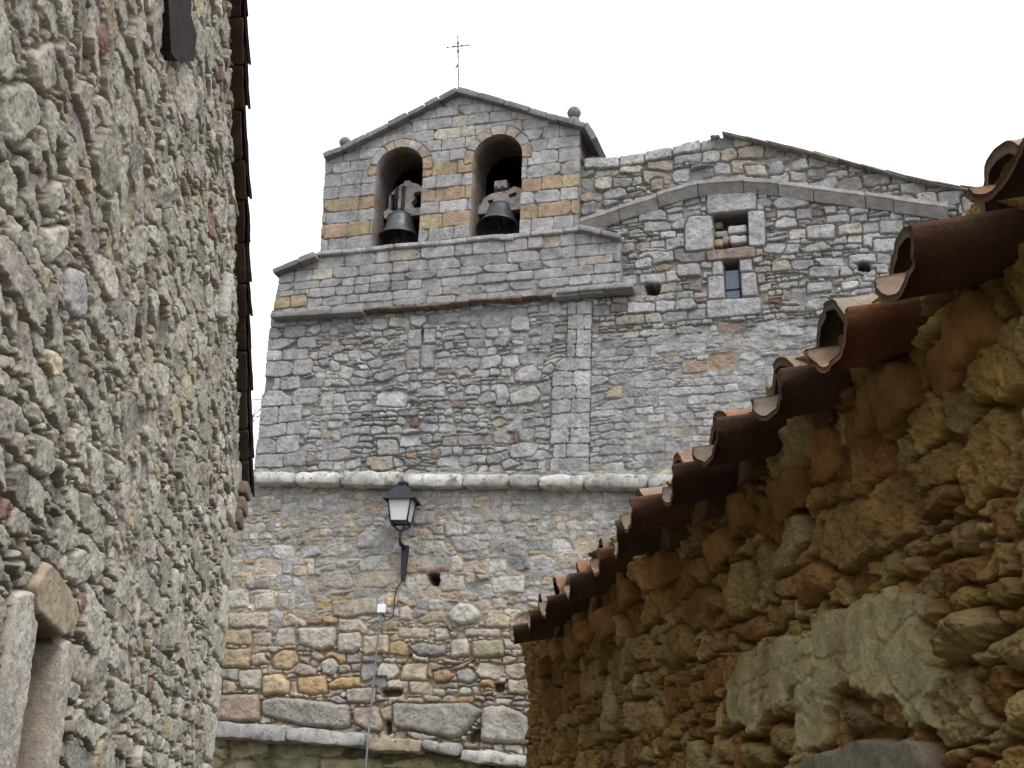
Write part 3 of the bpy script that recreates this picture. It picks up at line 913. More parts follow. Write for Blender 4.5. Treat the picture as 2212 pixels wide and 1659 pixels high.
# --- ledge: rounded whitish blocks
mb = MB()
lx = [545, 640, 735, 868, 1000, 1100, 1165, 1262, 1400, 1500, 1640]
for k, (a, b) in enumerate(zip(lx[:-1], lx[1:])):
    ya, yb = [1018 + (x - 545) * 0.0118 for x in (a, b)]
    p = qa(a, ya + 14, .25); q = qa(b, yb + 14, .25)
    c = (np.array(WHT) if k not in (0,) else np.array(WHT) * 0.9) * rT.uniform(0.85, 1.1)
    slab_run(mb, p, q, 1, 0.205, 0.5, 0.07 + rT.normal() * 0.02, 300 + k, c, gapf=0.012, amp=0.035, var=0.12, rad=0.075)
p = qa(1640, 1045, .25); slab_run(mb, p, (2.7, p[1] - 0.1), 5, 0.205, 0.5, 0.07, 333, WHT, amp=0.03)
mb.build('ledge', M_ledge, church)

# --- lower wall under the ledge
uC = np.arange(-10.9, 2.8, 0.0125); vC = np.arange(2.75, 7.55, 0.0125)
Cm = Masonry(uC, vC, 41, warp=0.016, wsc=7, wlow=0.03, wlsc=1.3)
rC = np.random.default_rng(29)
WC = 0.1
DK, TN1, TN2, ORG = (0.25, 0.23, 0.215), (0.36, 0.305, 0.225), (0.38, 0.345, 0.28), (0.40, 0.26, 0.12)
big5 = [([(60, 1262), (320, 1250), (328, 1400), (250, 1420), (60, 1395)], (0.29, 0.215, 0.15)), ([(335, 1280), (460, 1262), (815, 1310), (825, 1430), (760, 1445), (420, 1400), (340, 1370)], (0.27, 0.245, 0.205)),
        ([(835, 1330), (960, 1320), (1000, 1420), (985, 1465), (920, 1465), (840, 1410)], (0.32, 0.26, 0.20)), ([(1045, 1310), (1480, 1300), (1540, 1340), (1460, 1470), (1400, 1505), (1060, 1440)], (0.26, 0.235, 0.20)),
        ([(1540, 1320), (1640, 1310), (1800, 1380), (1800, 1525), (1530, 1520)], (0.33, 0.30, 0.25)), ([(1365, 800), (1420, 745), (1500, 760), (1535, 820), (1500, 870), (1400, 875), (1360, 845)], (0.50, 0.47, 0.40)),
        ([(1185, 560), (1360, 550), (1362, 585), (1190, 592)], (0.30, 0.21, 0.17)), ([(665, 590), (810, 585), (840, 660), (800, 685), (670, 665)], TN2), ([(860, 595), (1030, 590), (1040, 660), (1000, 690), (865, 670)], TN1),
        ([(1080, 620), (1235, 600), (1243, 660), (1220, 690), (1090, 680)], TN2), ([(1312, 605), (1440, 600), (1445, 680), (1320, 695)], TN2), ([(1590, 615), (1770, 605), (1765, 705), (1600, 700)], (0.44, 0.42, 0.37)),
        ([(725, 745), (960, 735), (965, 830), (730, 835)], TN1), ([(535, 890), (735, 885), (740, 990), (660, 1015), (540, 985)], TN2), ([(750, 925), (870, 920), (880, 1000), (850, 1035), (750, 1030)], TN2),
        ([(885, 945), (1025, 940), (1025, 1040), (885, 1045)], (0.40, 0.33, 0.22)), ([(1075, 900), (1250, 895), (1245, 955), (1080, 950)], TN1), ([(1480, 970), (1650, 960), (1660, 1050), (1490, 1060)], (0.32, 0.28, 0.18)),
        ([(150, 815), (370, 810), (370, 890), (160, 890)], TN1), ([(400, 960), (430, 890), (515, 880), (520, 990), (400, 985)], TN2), ([(525, 1160), (690, 1145), (695, 1240), (600, 1255), (530, 1240)], ORG),
        ([(385, 1060), (440, 1010), (520, 1020), (540, 1080), (480, 1120), (400, 1110)], (0.38, 0.27, 0.15)), ([(115, 1005), (275, 1000), (270, 1110), (120, 1110)], (0.36, 0.26, 0.155)), ([(135, 905), (280, 900), (275, 985), (130, 975)], (0.40, 0.31, 0.19)),
        ([(285, 915), (385, 915), (390, 985), (285, 985)], TN1), ([(280, 1040), (340, 1025), (375, 1080), (320, 1100), (280, 1090)], TN1), ([(150, 690), (265, 680), (265, 780), (160, 790)], TN2), ([(290, 720), (400, 700), (410, 790), (300, 800)], TN2),
        ([(425, 705), (520, 705), (515, 790), (425, 790)], (0.36, 0.33, 0.28)), ([(245, 640), (380, 630), (385, 680), (260, 690)], DK), ([(210, 1120), (335, 1115), (325, 1225), (210, 1220)], (0.38, 0.345, 0.28)),
        ([(345, 1150), (440, 1140), (490, 1190), (480, 1250), (340, 1260)], (0.40, 0.30, 0.17)), ([(660, 1070), (720, 1045), (760, 1090), (730, 1150), (665, 1145)], TN2), ([(1140, 1000), (1190, 975), (1340, 985), (1340, 1040), (1200, 1050)], DK),
        ([(1030, 980), (1090, 965), (1135, 990), (1120, 1050), (1030, 1045)], (0.34, 0.24, 0.11)), ([(1100, 1100), (1180, 1075), (1235, 1085), (1235, 1180), (1090, 1185)], (0.42, 0.34, 0.22)), ([(1275, 900), (1350, 890), (1365, 950), (1285, 965)], (0.44, 0.4, 0.33)),
        ([(1370, 960), (1460, 950), (1470, 1050), (1370, 1060)], (0.38, 0.335, 0.26)), ([(1440, 900), (1640, 895), (1640, 945), (1445, 945)], (0.38, 0.325, 0.25)), ([(1270, 1130), (1340, 1115), (1390, 1150), (1350, 1190), (1280, 1190)], (0.36, 0.23, 0.11)),
        ([(1395, 1130), (1470, 1115), (1520, 1170), (1470, 1200), (1400, 1180)], (0.30, 0.28, 0.255)), ([(795, 1225), (955, 1220), (950, 1305), (800, 1300)], (0.33, 0.285, 0.22)), ([(700, 1190), (760, 1160), (870, 1165), (865, 1215), (710, 1220)], ORG),
        ([(1185, 850), (1260, 805), (1340, 810), (1345, 860), (1200, 870)], (0.31, 0.25, 0.17)), ([(1090, 790), (1130, 770), (1160, 800), (1155, 860), (1090, 860)], (0.42, 0.36, 0.27)), ([(1550, 850), (1620, 815), (1700, 830), (1690, 890), (1560, 895)], (0.38, 0.30, 0.2)),
        ([(1360, 395), (1450, 385), (1530, 420), (1530, 470), (1400, 475)], G1), ([(1330, 330), (1380, 305), (1430, 330), (1430, 390), (1340, 400)], G3), ([(860, 400), (900, 370), (1000, 380), (1010, 455), (860, 465)], G1),
        ([(1175, 465), (1220, 410), (1330, 415), (1345, 480), (1190, 490)], (0.31, 0.285, 0.25)), ([(420, 380), (480, 345), (500, 400), (440, 430)], G1), ([(700, 310), (770, 290), (780, 340), (710, 360)], G1), ([(1165, 260), (1270, 250), (1280, 320), (1170, 330)], G1)]
for pts, c in big5:
    tall = max(p[1] for p in pts) - min(p[1] for p in pts)
    Cm.poly(zz(Z5, pts, WC), np.array(c) * rC.uniform(0.94, 1.06), gap=0.01, bevel=0.045 if tall < 110 else 0.06, prot=(0.02 + rC.normal() * 0.012) if tall < 120 else 0.07, tilt=0.06)
Cm.poly(zz(Z5, [(1240, 594), (1310, 592), (1302, 665), (1250, 660)], WC), (0.06, 0.055, 0.05), gap=0, bevel=0.01, hole=0.35, k=60)
for pts in ([(985, 1230), (1105, 1235), (1100, 1270), (990, 1270)], [(1595, 1190), (1660, 1200), (1650, 1250), (1600, 1245)], [(1005, 1400), (1040, 1400), (1045, 1470), (1010, 1480)], [(1130, 1030), (1160, 1030), (1150, 1060), (1130, 1055)], [(1480, 1460), (1530, 1440), (1528, 1520), (1450, 1520)]):
    Cm.poly(zz(Z5, pts, WC), (0.10, 0.085, 0.07), gap=0, bevel=0.02, hole=0.16, k=50)


def palC(u, v, r):
    f = np.clip((v - 4.6) / 1.7, 0, 1)
    if r.random() < f: return pick(r, [G1, G2, G3, BUF, TAN], [4, 3, 2, 1, 0.8])
    return pick(r, [TN1, TN2, DK, ORG, (0.34, 0.28, 0.2), (0.30, 0.20, 0.15)], [3, 3, 2.2, 1.3, 2, 0.6])


zc = lambda u: 4.62
Cm.courses(-10.9, 2.8, 3.0, 4.9, (0.13, 0.3), (0.9, 1.9), palC, 0.45, cut=0.65, jit=0.12, angj=0.1, gap=0.014, prot=0.02, tilt=0.1, bevel=0.05, big=20, bigs=(0.9, 1.2))
Cm.courses(-10.9, 2.8, 4.85, 5.9, (0.12, 0.26), (0.9, 2.0), palC, 0.45, cut=0.65, jit=0.12, angj=0.08, gap=0.016, prot=0.012, tilt=0.08, bevel=0.045, big=14, bigs=(0.9, 1.2))
Cm.courses(-10.9, 2.8, 5.8, 7.6, (0.09, 0.22), (1.0, 2.1), palC, 0.4, cut=0.65, jit=0.12, angj=0.08, gap=0.02, prot=0.008, tilt=0.08, bevel=0.04, big=14, bigs=(0.9, 1.3))
Cm.chips(800, lambda u, v, r: pick(r, [TN1, BUF, G3, ORG], [3, 2, 2, 0.8]), 0.02)
f = np.clip((Cm.V - 4.4) / 0.9, 0, 1)
mh = -0.06 + 0.05 * f + 0.012 * fbm(Cm.U, Cm.V, 6, 3)
mc = np.array((0.22, 0.165, 0.10)) * (1 - f[..., None]) + np.array((0.29, 0.245, 0.185)) * f[..., None]
g2 = np.clip((Cm.V - 6.2) / 1.0, 0, 1)[..., None]
mc = mc * (1 - 0.6 * g2) + np.array((0.23, 0.215, 0.19)) * 0.6 * g2
HC, CC_ = Cm.finish(mh, mc, 0.013, cvar=0.25, sat=0.8, streak=0.10)
CC_ = CC_ * 1.08
outC = [qa(395, 1700, WC), qa(430, 1400, WC), np.array((-10.75, 6.0)), np.array((-10.65, 7.45)), np.array((2.7, 6.95)), np.array((2.7, 2.8)), np.array((-10.3, 2.8))]
sdC = sdf_poly(Cm.U, Cm.V, outC)
bc = zz(Z5, [(40, 1440), (900, 1500), (1400, 1550), (1800, 1620)], WC)
sdC = np.maximum(sdC, np.interp(Cm.U, [p[0] for p in bc], [p[1] for p in bc]) - 0.05 - Cm.V)
grid_mesh('lower_wall', uC, vC, Cm.U, Cm.V, HC, CC_, sdC, P3F(WC), M_church, church, thick=0.5)

# plinth slabs and the mossy footing beneath
mb = MB()
for k, (a, b, y0a, y0b, c, th) in enumerate(((30, 480, 1432, 1462, (0.30, 0.295, 0.28), 0.17), (482, 905, 1462, 1500, (0.31, 0.305, 0.29), 0.15), (925, 1215, 1515, 1530, (0.33, 0.275, 0.19), 0.13), (1220, 1410, 1520, 1545, (0.29, 0.28, 0.26), 0.10),
                                     (1420, 1800, 1575, 1610, (0.35, 0.34, 0.31), 0.12), (1800, 2300, 1612, 1660, (0.33, 0.32, 0.3), 0.12))):
    p = zz(Z5, [(a, y0a), (b, y0b)], 0.3)
    slab_run(mb, p[0], p[1], 1, th * 1.3, 0.55, 0.09, 500 + k, np.array(c) * 1.1, gapf=0.008, amp=0.05, lift=-0.03, rad=0.04)
mb.build('plinth', M_ledge, church)
uD = np.arange(-10.9, 2.75, 0.02); vD = np.arange(0.0, 3.75, 0.02)
Dm = Masonry(uD, vD, 77, warp=0.03, wsc=4)
palD = lambda u, v, r: pick(r, [(0.31, 0.265, 0.105), (0.36, 0.31, 0.15), (0.22, 0.20, 0.085)], [2, 2, 1])
Dm.courses(-10.9, 2.75, 0, 3.8, (0.2, 0.5), (1.2, 3), palD, 0.3, cut=0.7, jit=0.15, angj=0.1, gap=0.01, prot=0.05, tilt=0.2, bevel=0.09)
HD, CD = Dm.finish(-0.03, np.array((0.15, 0.13, 0.06)), 0.03, 6)
HD = HD - 0.10 * np.clip((Dm.V - 2.6) / 0.6, 0, 1)
bt = np.interp(Dm.U, [p[0] for p in bc], [p[1] for p in bc]) - 0.06
sdD = np.maximum(sdf_poly(Dm.U, Dm.V, [(-10.85, 0.01), (2.7, 0.01), (2.7, 3.9), (-10.85, 3.9)]), Dm.V - bt)
grid_mesh('footing', uD, vD, Dm.U, Dm.V, HD, CD, sdD, P3F(0.12), M_moss, church, thick=0.5)
# ------------------------------------------------------------------ bells, cross, loose stone
def rot_about(ax, axis, ang):
    """turn the three rows of ax about a unit vector"""
    R = np.array(Matrix.Rotation(ang, 3, Vector(axis)))
    return ax @ R.T


def bell(name, label, arch, zc, R, tilt, swing, yoke_low, yoke_top, hol, hfun, blk):
    """zc: height of the rim centre; the bell hangs from a wooden headstock across the arch"""
    cu, cz, r = arch
    w = -0.36
    Hb = R * 1.22
    root = tag(empty(name, fp(cu, zc, w)), label, 'bell', 'bells hanging in the belfry arches')
    ax = np.array([FX, -FN, FZ])
    ax = rot_about(ax, FX, -tilt)
    pr = [(0.001, 1.0), (0.34, 1.0), (0.54, 0.975), (0.61, 0.92), (0.635, 0.82), (0.67, 0.6), (0.72, 0.42), (0.79, 0.26), (0.885, 0.12), (0.965, 0.035), (1.0, 0.0),
          (0.985, -0.015), (0.93, 0.0), (0.86, 0.05), (0.74, 0.2), (0.64, 0.45), (0.57, 0.8), (0.3, 0.92), (0.001, 0.93)]
    prof = [(a * R, b * Hb) for a, b in pr]
    # two raised bands
    c = fp(cu + swing, zc, w)
    mb = MB(); mb.lathe(c, prof, ax, 56)
    for hb_, rb_ in ((0.86, 0.628), (0.3, 0.77), (0.09, 0.91)):
        th = np.linspace(0, 2 * np.pi, 49)[:-1]
        P = np.array([c + (rb_ * R * math.cos(t)) * ax[0] + (rb_ * R * math.sin(t)) * ax[1] + hb_ * Hb * ax[2] for t in list(th) + [th[0]]])
        mb.tube(P, 0.006, 6, cap=False)
    mb.build('bell_body', M_bronze, root)
    mb = MB(); top = c + ax[2] * Hb * 0.92
    mb.tube([top, c + ax[2] * Hb * 0.1], 0.014, 8); mb.lathe(c + ax[2] * Hb * 0.06, [(0.001, .06), (.035, .035), (.045, 0), (.035, -.035), (.001, -.06)], ax, 16)
    mb.build('clapper', M_iron, root)
    # headstock: a shaped plank with cut-outs
    g = 0.008
    us = np.arange(cu - r * 1.1, cu + r * 1.1, g); vs = np.arange(yoke_low - 0.05, yoke_top + 0.08, g)
    UU, VV = np.meshgrid(us, vs)
    sd = hfun(UU, VV)
    hh = 0.003 * fbm(UU * 6, VV * 40, 4, 3)
    cc_ = np.ones(UU.shape + (3,)) * np.array((0.3, 0.27, 0.25))
    grid_mesh('headstock', us, vs, UU, VV, hh, cc_, sd, P3F(w + 0.07), M_wood, root, thick=0.14)
    mb = MB(); mb.box(fp(cu + blk[0], blk[1], w), FAX, (blk[2], 0.09, blk[3]), 0.012, 4, 0.006, 10, 3)
    mb.build('counterweight', M_wood, root)
    for dx in (-0.085, -0.045, 0.045, 0.085):
        mb = MB(); t0 = c + ax[2] * Hb * 1.0
        mb.tube([t0 + FX * dx + FN * 0.03, t0 + FX * dx * 0.95 + FN * 0.1 + FZ * 0.04, fp(cu + swing + dx * 0.9, blk[1] - blk[3] * 0.6, w + 0.105)], 0.0125, 6)
        mb.build('strap', M_iron, root)
    mb = MB(); mb.lathe(c + ax[2] * Hb, [(0.001, 0.09), (0.09, 0.09), (0.11, 0.0), (0.11, -0.02)], ax, 20); mb.build('bell_crown', M_bronze, root)
    mb = MB(); mb.tube([fp(cu - r - .03, yoke_low + 0.04, w), fp(cu + r + .03, yoke_low + 0.04, w)], 0.03, 10); mb.build('axle', M_iron, root)
    return root


def yokeL(U, V):
    cu, cz, r = arches[0]
    a = zz(Z1, [(760, 1152), (985, 1128), (985, 1075), (1010, 1040), (1005, 985), (965, 950), (925, 940), (870, 945), (825, 975), (790, 1020), (785, 1090), (755, 1115)], -0.29)
    d = sdf_poly(U, V, a)
    for p in ([(800, 1010), (835, 1005), (848, 1025), (835, 1045), (842, 1085), (815, 1108), (790, 1100), (793, 1050)], [(935, 1000), (965, 990), (1000, 1000), (1000, 1085), (935, 1090), (920, 1060), (938, 1035)]):
        d = np.maximum(d, -sdf_poly(U, V, zz(Z1, p, -0.29)))
    return d


def yokeR(U, V):
    a = zz(Z1, [(1320, 1125), (1600, 1092), (1600, 1030), (1575, 975), (1530, 960), (1490, 985), (1400, 1003), (1350, 1030), (1335, 1065), (1310, 1085)], -0.29)
    d = sdf_poly(U, V, a)
    for p in ([(1370, 1045), (1400, 1038), (1408, 1055), (1380, 1068)], [(1495, 1012), (1530, 996), (1550, 1002), (1535, 1022), (1500, 1030)]):
        d = np.maximum(d, -sdf_poly(U, V, zz(Z1, p, -0.29)))
    return d


rimL = zz(Z1, [(848, 1268)], -0.36)[0]; rimR = zz(Z1, [(1440, 1218)], -0.36)[0]
yl = zz(Z1, [(860, 1150), (860, 940), (897, 950)], -0.29); yr = zz(Z1, [(1440, 1110), (1440, 960), (1450, 958)], -0.29)
bell('church_bell', 'bronze bell in the left belfry arch below a tall keyhole cut wooden headstock', (rimL[0] + 0.02, arches[0][1], arches[0][2]), rimL[1], 0.35, 0.02, -0.02, yl[0][1], yl[1][1], None, yokeL, (yl[2][0] - rimL[0] - 0.02, yl[2][1] + 0.0, 0.06, 0.06))
bell('church_bell', 'bronze bell in the taller right belfry arch tilted to show its mouth', (rimR[0], arches[1][1], arches[1][2]), rimR[1], 0.375, 0.24, 0.0, yr[0][1], yr[1][1], None, yokeR, (yr[2][0] - rimR[0], yr[2][1] + 0.02, 0.11, 0.075))

p = zz(Z1, [(1487, 1278)], 0.1)[0]
mb = MB(); axs = rot_about(FAX, FN, -0.14)
mb.box(fp(p[0], p[1] + 0.015, 0.05), axs, (0.125, 0.13, 0.055), 0.03, 8, 0.018, 9, 12, (0.33, 0.32, 0.30))
tag(mb.build('loose_stone', M_church, None, loc=fp(p[0], p[1] - 0.04, 0.05)), 'loose grey stone lying on the sill under the right bell', 'stone')

# wrought iron cross on the peak
wX = -0.1
b0, b1 = qa(991.5, 184, wX), qa(989, 77, wX)
a0, a1 = qa(964.5, 102.5, wX), qa(1014, 97.5, wX)
ce = qa(989.5, 99.5, wX)
cross = tag(empty('iron_cross', fp(b0[0], b0[1], wX)), 'thin wrought iron cross with a small vane standing on the belfry peak', 'cross')
def rod(P, Q, kn, r0):
    n = 60; P = fp(P[0], P[1], wX); Q = fp(Q[0], Q[1], wX)
    t = np.linspace(0, 1, n); rr = np.full(n, r0)
    for c_, wd, am in kn: rr = rr + am * np.exp(-((t - c_) / wd) ** 2)
    return P + t[:, None] * (Q - P), rr
mb = MB(); mb.tube(*rod((b0[0], b0[1] - 0.12), b1, [(0.3, 0.012, 0.007), (0.62, 0.012, 0.007), (0.72, 0.03, 0.012), (0.79, 0.012, 0.009), (0.86, 0.03, 0.011), (0.99, 0.01, 0.006)], 0.0085), n=8); mb.build('shaft', M_cross, cross)
mb = MB(); mb.tube(*rod(a0, a1, [(0.03, 0.02, 0.009), (0.33, 0.07, 0.008), (0.5, 0.02, 0.008), (0.67, 0.07, 0.008), (0.97, 0.02, 0.009)], 0.0075), n=8); mb.build('crossbar', M_cross, cross)
mb = MB(); vn = [qa(990, 137, wX), qa(990, 146, wX), qa(987, 144, wX), qa(983, 151, wX), qa(985, 144, wX)]
mb.prism([fp(q[0], q[1], wX - .006) for q in vn], [fp(q[0], q[1], wX + .006) for q in vn]); mb.build('weather_vane', M_cross, cross, smooth=False)

# ------------------------------------------------------------------ wall lantern, its box, cable and conduit
wl = WC + 0.34
cl = qa(867, 1104, wl)
lc = fp(cl[0], cl[1], wl)
vw = EYE - lc; vw[2] = 0; vw /= np.linalg.norm(vw)
yaw = math.radians(-14)
lf = np.array([vw[0] * math.cos(yaw) - vw[1] * math.sin(yaw), vw[0] * math.sin(yaw) + vw[1] * math.cos(yaw), 0])   # lantern front
ls = np.array([-lf[1], lf[0], 0])
LAX = np.array([ls, lf, FZ])
plate_t, plate_b = qa(877, 1180, WC + .05), qa(870.5, 1256, WC + .05)
lamp = tag(empty('street_lamp', fp(plate_b[0], plate_b[1], WC)), 'black iron wall lantern with milky panes on a bracket below the pale ledge', 'street lamp')
def L_(x, y, z): return lc + x * ls + y * lf + z * FZ
ht, hb, zt, zb = 0.178, 0.125, 0.17, -0.175
for k in range(4):
    an = k * math.pi / 2
    d = math.cos(an) * lf + math.sin(an) * ls; e = -math.sin(an) * lf + math.cos(an) * ls
    q = [lc + d * hb * .96 + e * (-hb * .93) + FZ * zb, lc + d * hb * .96 + e * (hb * .93) + FZ * zb, lc + d * ht * .96 + e * (ht * .93) + FZ * zt, lc + d * ht * .96 - e * (ht * .93) + FZ * zt]
    mb = MB(); mb.prism([x - d * 0.003 for x in q], [x + d * 0.003 for x in q]); mb.build('glass_pane', M_milk, lamp, smooth=False)
mb = MB()
for sx in (-1, 1):
    for sy in (-1, 1):
        mb.tube([L_(sx * hb, sy * hb, zb - 0.01), L_(sx * ht, sy * ht, zt + 0.01)], 0.0135, 6)
for h_, z_ in ((hb, zb), (ht, zt)):
    for k in range(4):
        an = k * math.pi / 2; c4 = [(1, 1), (-1, 1), (-1, -1), (1, -1)]
        a, b = c4[k], c4[(k + 1) % 4]
        mb.tube([L_(a[0] * h_, a[1] * h_, z_), L_(b[0] * h_, b[1] * h_, z_)], 0.014, 6)
mb.build('frame', M_iron, lamp)
# roof: square hipped cap with a skirt, neck and chimney
mb = MB()
def sq(h, z): return np.array([L_(h, h, z), L_(-h, h, z), L_(-h, -h, z), L_(h, -h, z)])
lv = [(0.205, zt + 0.005), (0.232, zt - 0.035), (0.238, zt - 0.03), (0.222, zt + 0.022), (0.19, zt + 0.055), (0.14, zt + 0.12), (0.09, zt + 0.185), (0.062, zt + 0.20), (0.06, zt + 0.235)]
for (h0, z0), (h1, z1) in zip(lv[:-1], lv[1:]):
    A_, B_ = sq(h0, z0), sq(h1, z1); i = np.arange(4); j = np.roll(i, -1)
    mb.add(np.concatenate([A_, B_]), np.stack([i, j, j + 4, i + 4], -1))
mb.lathe(lc, [(0.055, zt + 0.225), (0.085, zt + 0.235), (0.088, zt + 0.255), (0.06, zt + 0.275), (0.02, zt + 0.285), (0.001, zt + 0.288)], LAX, 20)
mb.build('roof_cap', M_iron, lamp, smooth=False)
ft = qa(865, 1150, wl); fb = fp(ft[0], ft[1], wl)
mb = MB()
for sx in (-1, 1):
    for sy in (-1, 1):
        mb.tube([L_(sx * hb, sy * hb, zb), L_(sx * hb * .8, sy * hb * .8, zb - 0.06), fb + ls * sx * 0.012 + FZ * 0.02, fb - FZ * 0.02], 0.0135, 6)
mb.build('fork', M_iron, lamp)
mb = MB()
pm = qa(873, 1190, WC + .08); pe = fp(pm[0], pm[1], WC + 0.08)
mb.tube([fb + FZ * 0.03, fb - FZ * 0.12, fb * .8 + pe * .2 - FZ * 0.14, fb * .45 + pe * .55 - FZ * 0.02 , pe], [0.024, 0.022, 0.022, 0.022, 0.026], 8)
mb.build('arm', M_iron, lamp)
mb = MB()
pt, pb = plate_t, plate_b
A_ = [fp(pt[0] - .05, pt[1], WC + .03), fp(pt[0] + .05, pt[1], WC + .03), fp(pb[0] + .032, pb[1], WC + .03), fp(pb[0] - .032, pb[1], WC + .03)]
B_ = [fp(pt[0] - .05, pt[1], WC + .12), fp(pt[0] + .05, pt[1], WC + .12), fp(pb[0] + .032, pb[1], WC + .06), fp(pb[0] - .032, pb[1], WC + .06)]
mb.prism(A_, B_)
mb.build('wall_plate', M_iron, lamp, smooth=False)

bx = qa(824.5, 1315, WC + .06)
mb = MB(); mb.box(fp(bx[0], bx[1], WC + 0.06), FAX, (0.062, 0.035, 0.066), 0.012, 5)
jb = mb.build('junction_box', M_box, None, loc=fp(bx[0], bx[1], WC + 0.02))
tag(jb, 'small white square junction box on the wall below the lantern', 'junction box')
mb = MB(); mb.box(fp(bx[0], bx[1], WC + 0.097), FAX, (0.054, 0.006, 0.058), 0.005, 4); mb.build('lid', M_box, jb)
P = [fp(*qa(x, y, WC + .05), WC + .05) for x, y in ((870, 1252), (864, 1262), (856, 1272), (853, 1290), (851, 1315), (849, 1330), (842, 1338), (832, 1338), (828, 1328))]
mb = MB(); mb.tube(P, 0.009, 6)
tag(mb.build('electric_cable', M_iron, None, loc=P[-1]), 'thin black cable looping from the lantern bracket down to the white box', 'cable')
P = [fp(*qa(x, y, WC + w_), WC + w_) for x, y, w_ in ((823, 1324, .05), (822, 1345, .07), (817, 1375, .09), (812, 1420, .09), (806, 1480, .1), (801, 1540, .13), (799, 1556, .14), (797, 1575, .2), (795, 1600, .34), (790, 1660, .36), (780, 1760, .3))]
P = np.array(P)
tt = np.linspace(0, 1, 60); P2 = np.stack([np.interp(tt, np.linspace(0, 1, len(P)), P[:, k]) for k in range(3)], -1)
mb = MB(); mb.tube(P2, 0.0145, 8)
for k in (8, 24, 36): mb.tube([P2[k] - FZ * 0.015, P2[k] + FZ * 0.015], 0.022, 8)
tag(mb.build('conduit_pipe', M_pipe, None, loc=P[-1]), 'grey conduit pipe running down the wall from the white box', 'pipe')

# ------------------------------------------------------------------ stone house on the left
yv = CY + (_fw[2] + CR[2] * (850 - CX) / F) * F / CU[2]
dL = ray(850, yv); dL[2] = 0; dL /= np.linalg.norm(dL)
NL = np.array([dL[1], -dL[0], 0]); OL = -NL * 1.3


def ql(x, y, w=0.0):
    p = hit(x, y, OL + NL * w, NL)
    return np.array([(p - OL) @ dL, p[2]])


def lp(s, z, w=0.0):
    return OL + np.asarray(s)[..., None] * dL + np.asarray(w)[..., None] * NL + np.asarray(z)[..., None] * FZ


house = tag(empty('stone_house', lp(6.0, 0.0, -0.3)), 'tall rubble stone gable house on the left with a dark tiled verge', 'house')
uL = np.concatenate([np.arange(-2, 3.2, 0.018), geom(3.2, 10.12, 0.005, 0.012)]); vL = np.concatenate([np.arange(0, 1.75, 0.03), np.arange(1.75, 7.3, 0.0058), np.arange(7.32, 8.7, 0.03)])
Lm = Masonry(uL, vL, 91, warp=0.010, wsc=13, wlow=0.03, wlsc=1.5)
rL = np.random.default_rng(12)
ZL = (0, 960, 640 / 1106); ZU = (0, 0, 640 / 1106)
def zl(tab, pts, w=0.0): return [ql((a * tab[2] + tab[0]) * 0.8640625, (b * tab[2] + tab[1]) * 0.8640625, w) for a, b in pts]
L1, L2, L3, L4 = (0.365, 0.33, 0.25), (0.42, 0.385, 0.30), (0.30, 0.275, 0.215), (0.40, 0.32, 0.195)
slotp = zl(ZL, [(150, 1010), (268, 1106), (205, 1659), (60, 1659)])
slotp = np.array([slotp[0], slotp[1], slotp[1] * 1 + np.array([0, -1.1]), slotp[0] + np.array([0, -1.0])])
topp = np.array(zl(ZU, [(690, -60), (705, 225), (735, 265), (808, 265), (822, 150), (795, 60), (800, -60)]))
for pts, c, pr in (([(205, 755), (135, 860), (140, 990), (268, 1106), (332, 1020), (330, 955), (280, 850)], (0.42, 0.315, 0.19), 0.016),):
    Lm.poly(zl(ZL, pts), c, gap=0.01, bevel=0.02, prot=pr, plain=True, rg=0.4)
s0, s1 = slotp[0][0], slotp[1][0]
zt_ = slotp[1][1]
Lm.poly([(s0 - 0.30, 0.5), (s0 + 0.015, 0.5), (s0 + 0.015, slotp[0][1] + 0.1), (s0 - 0.30, slotp[0][1] + 0.04)], (0.52, 0.465, 0.375), gap=0.01, bevel=0.015, prot=0.014, plain=True, k=60, rg=0.55)
Lm.poly([(s1 - 0.015, 0.5), (s1 + 0.17, 0.5), (s1 + 0.20, zt_ - 0.02), (s1 + 0.1, zt_ + 0.03), (s1 - 0.015, zt_ - 0.01)], (0.50, 0.44, 0.34), gap=0.01, bevel=0.015, prot=0.012, plain=True, k=60, rg=0.55)
for pts, c in (([(300, 1165), (370, 1175), (385, 1360), (320, 1400), (275, 1330)], (0.36, 0.33, 0.32)), ([(200, 1000), (290, 980), (305, 1060), (260, 1130), (195, 1160)], L2), ([(210, 800), (260, 790), (280, 870), (230, 950), (200, 900)], L2),
               ([(10, 380), (150, 370), (175, 560), (60, 650), (10, 600)], L2), ([(130, 230), (240, 200), (265, 380), (215, 430), (140, 380)], L1)):
    Lm.poly(zl(ZU, pts), c, gap=0.010, bevel=0.02, prot=0.008, tilt=0.06)
for pts, c in (([(370, 230), (440, 270), (460, 380), (430, 500), (390, 480)], L2), ([(150, 230), (225, 260), (230, 400), (200, 440), (150, 400)], L1), ([(310, 720), (370, 720), (390, 850), (350, 890), (300, 850)], L2),
               ([(470, 1260), (560, 1300), (590, 1380), (540, 1420), (480, 1400)], L1), ([(760, 790), (785, 800), (760, 960), (740, 970)], L2)):
    Lm.poly(zl(ZL, pts), c, gap=0.010, bevel=0.02, prot=0.008, tilt=0.06)
Lm.poly(zl(ZU, [(975, 1160), (985, 1190), (955, 1400), (942, 1380)]), (0.45, 0.43, 0.40), gap=0.01, prot=0.05)
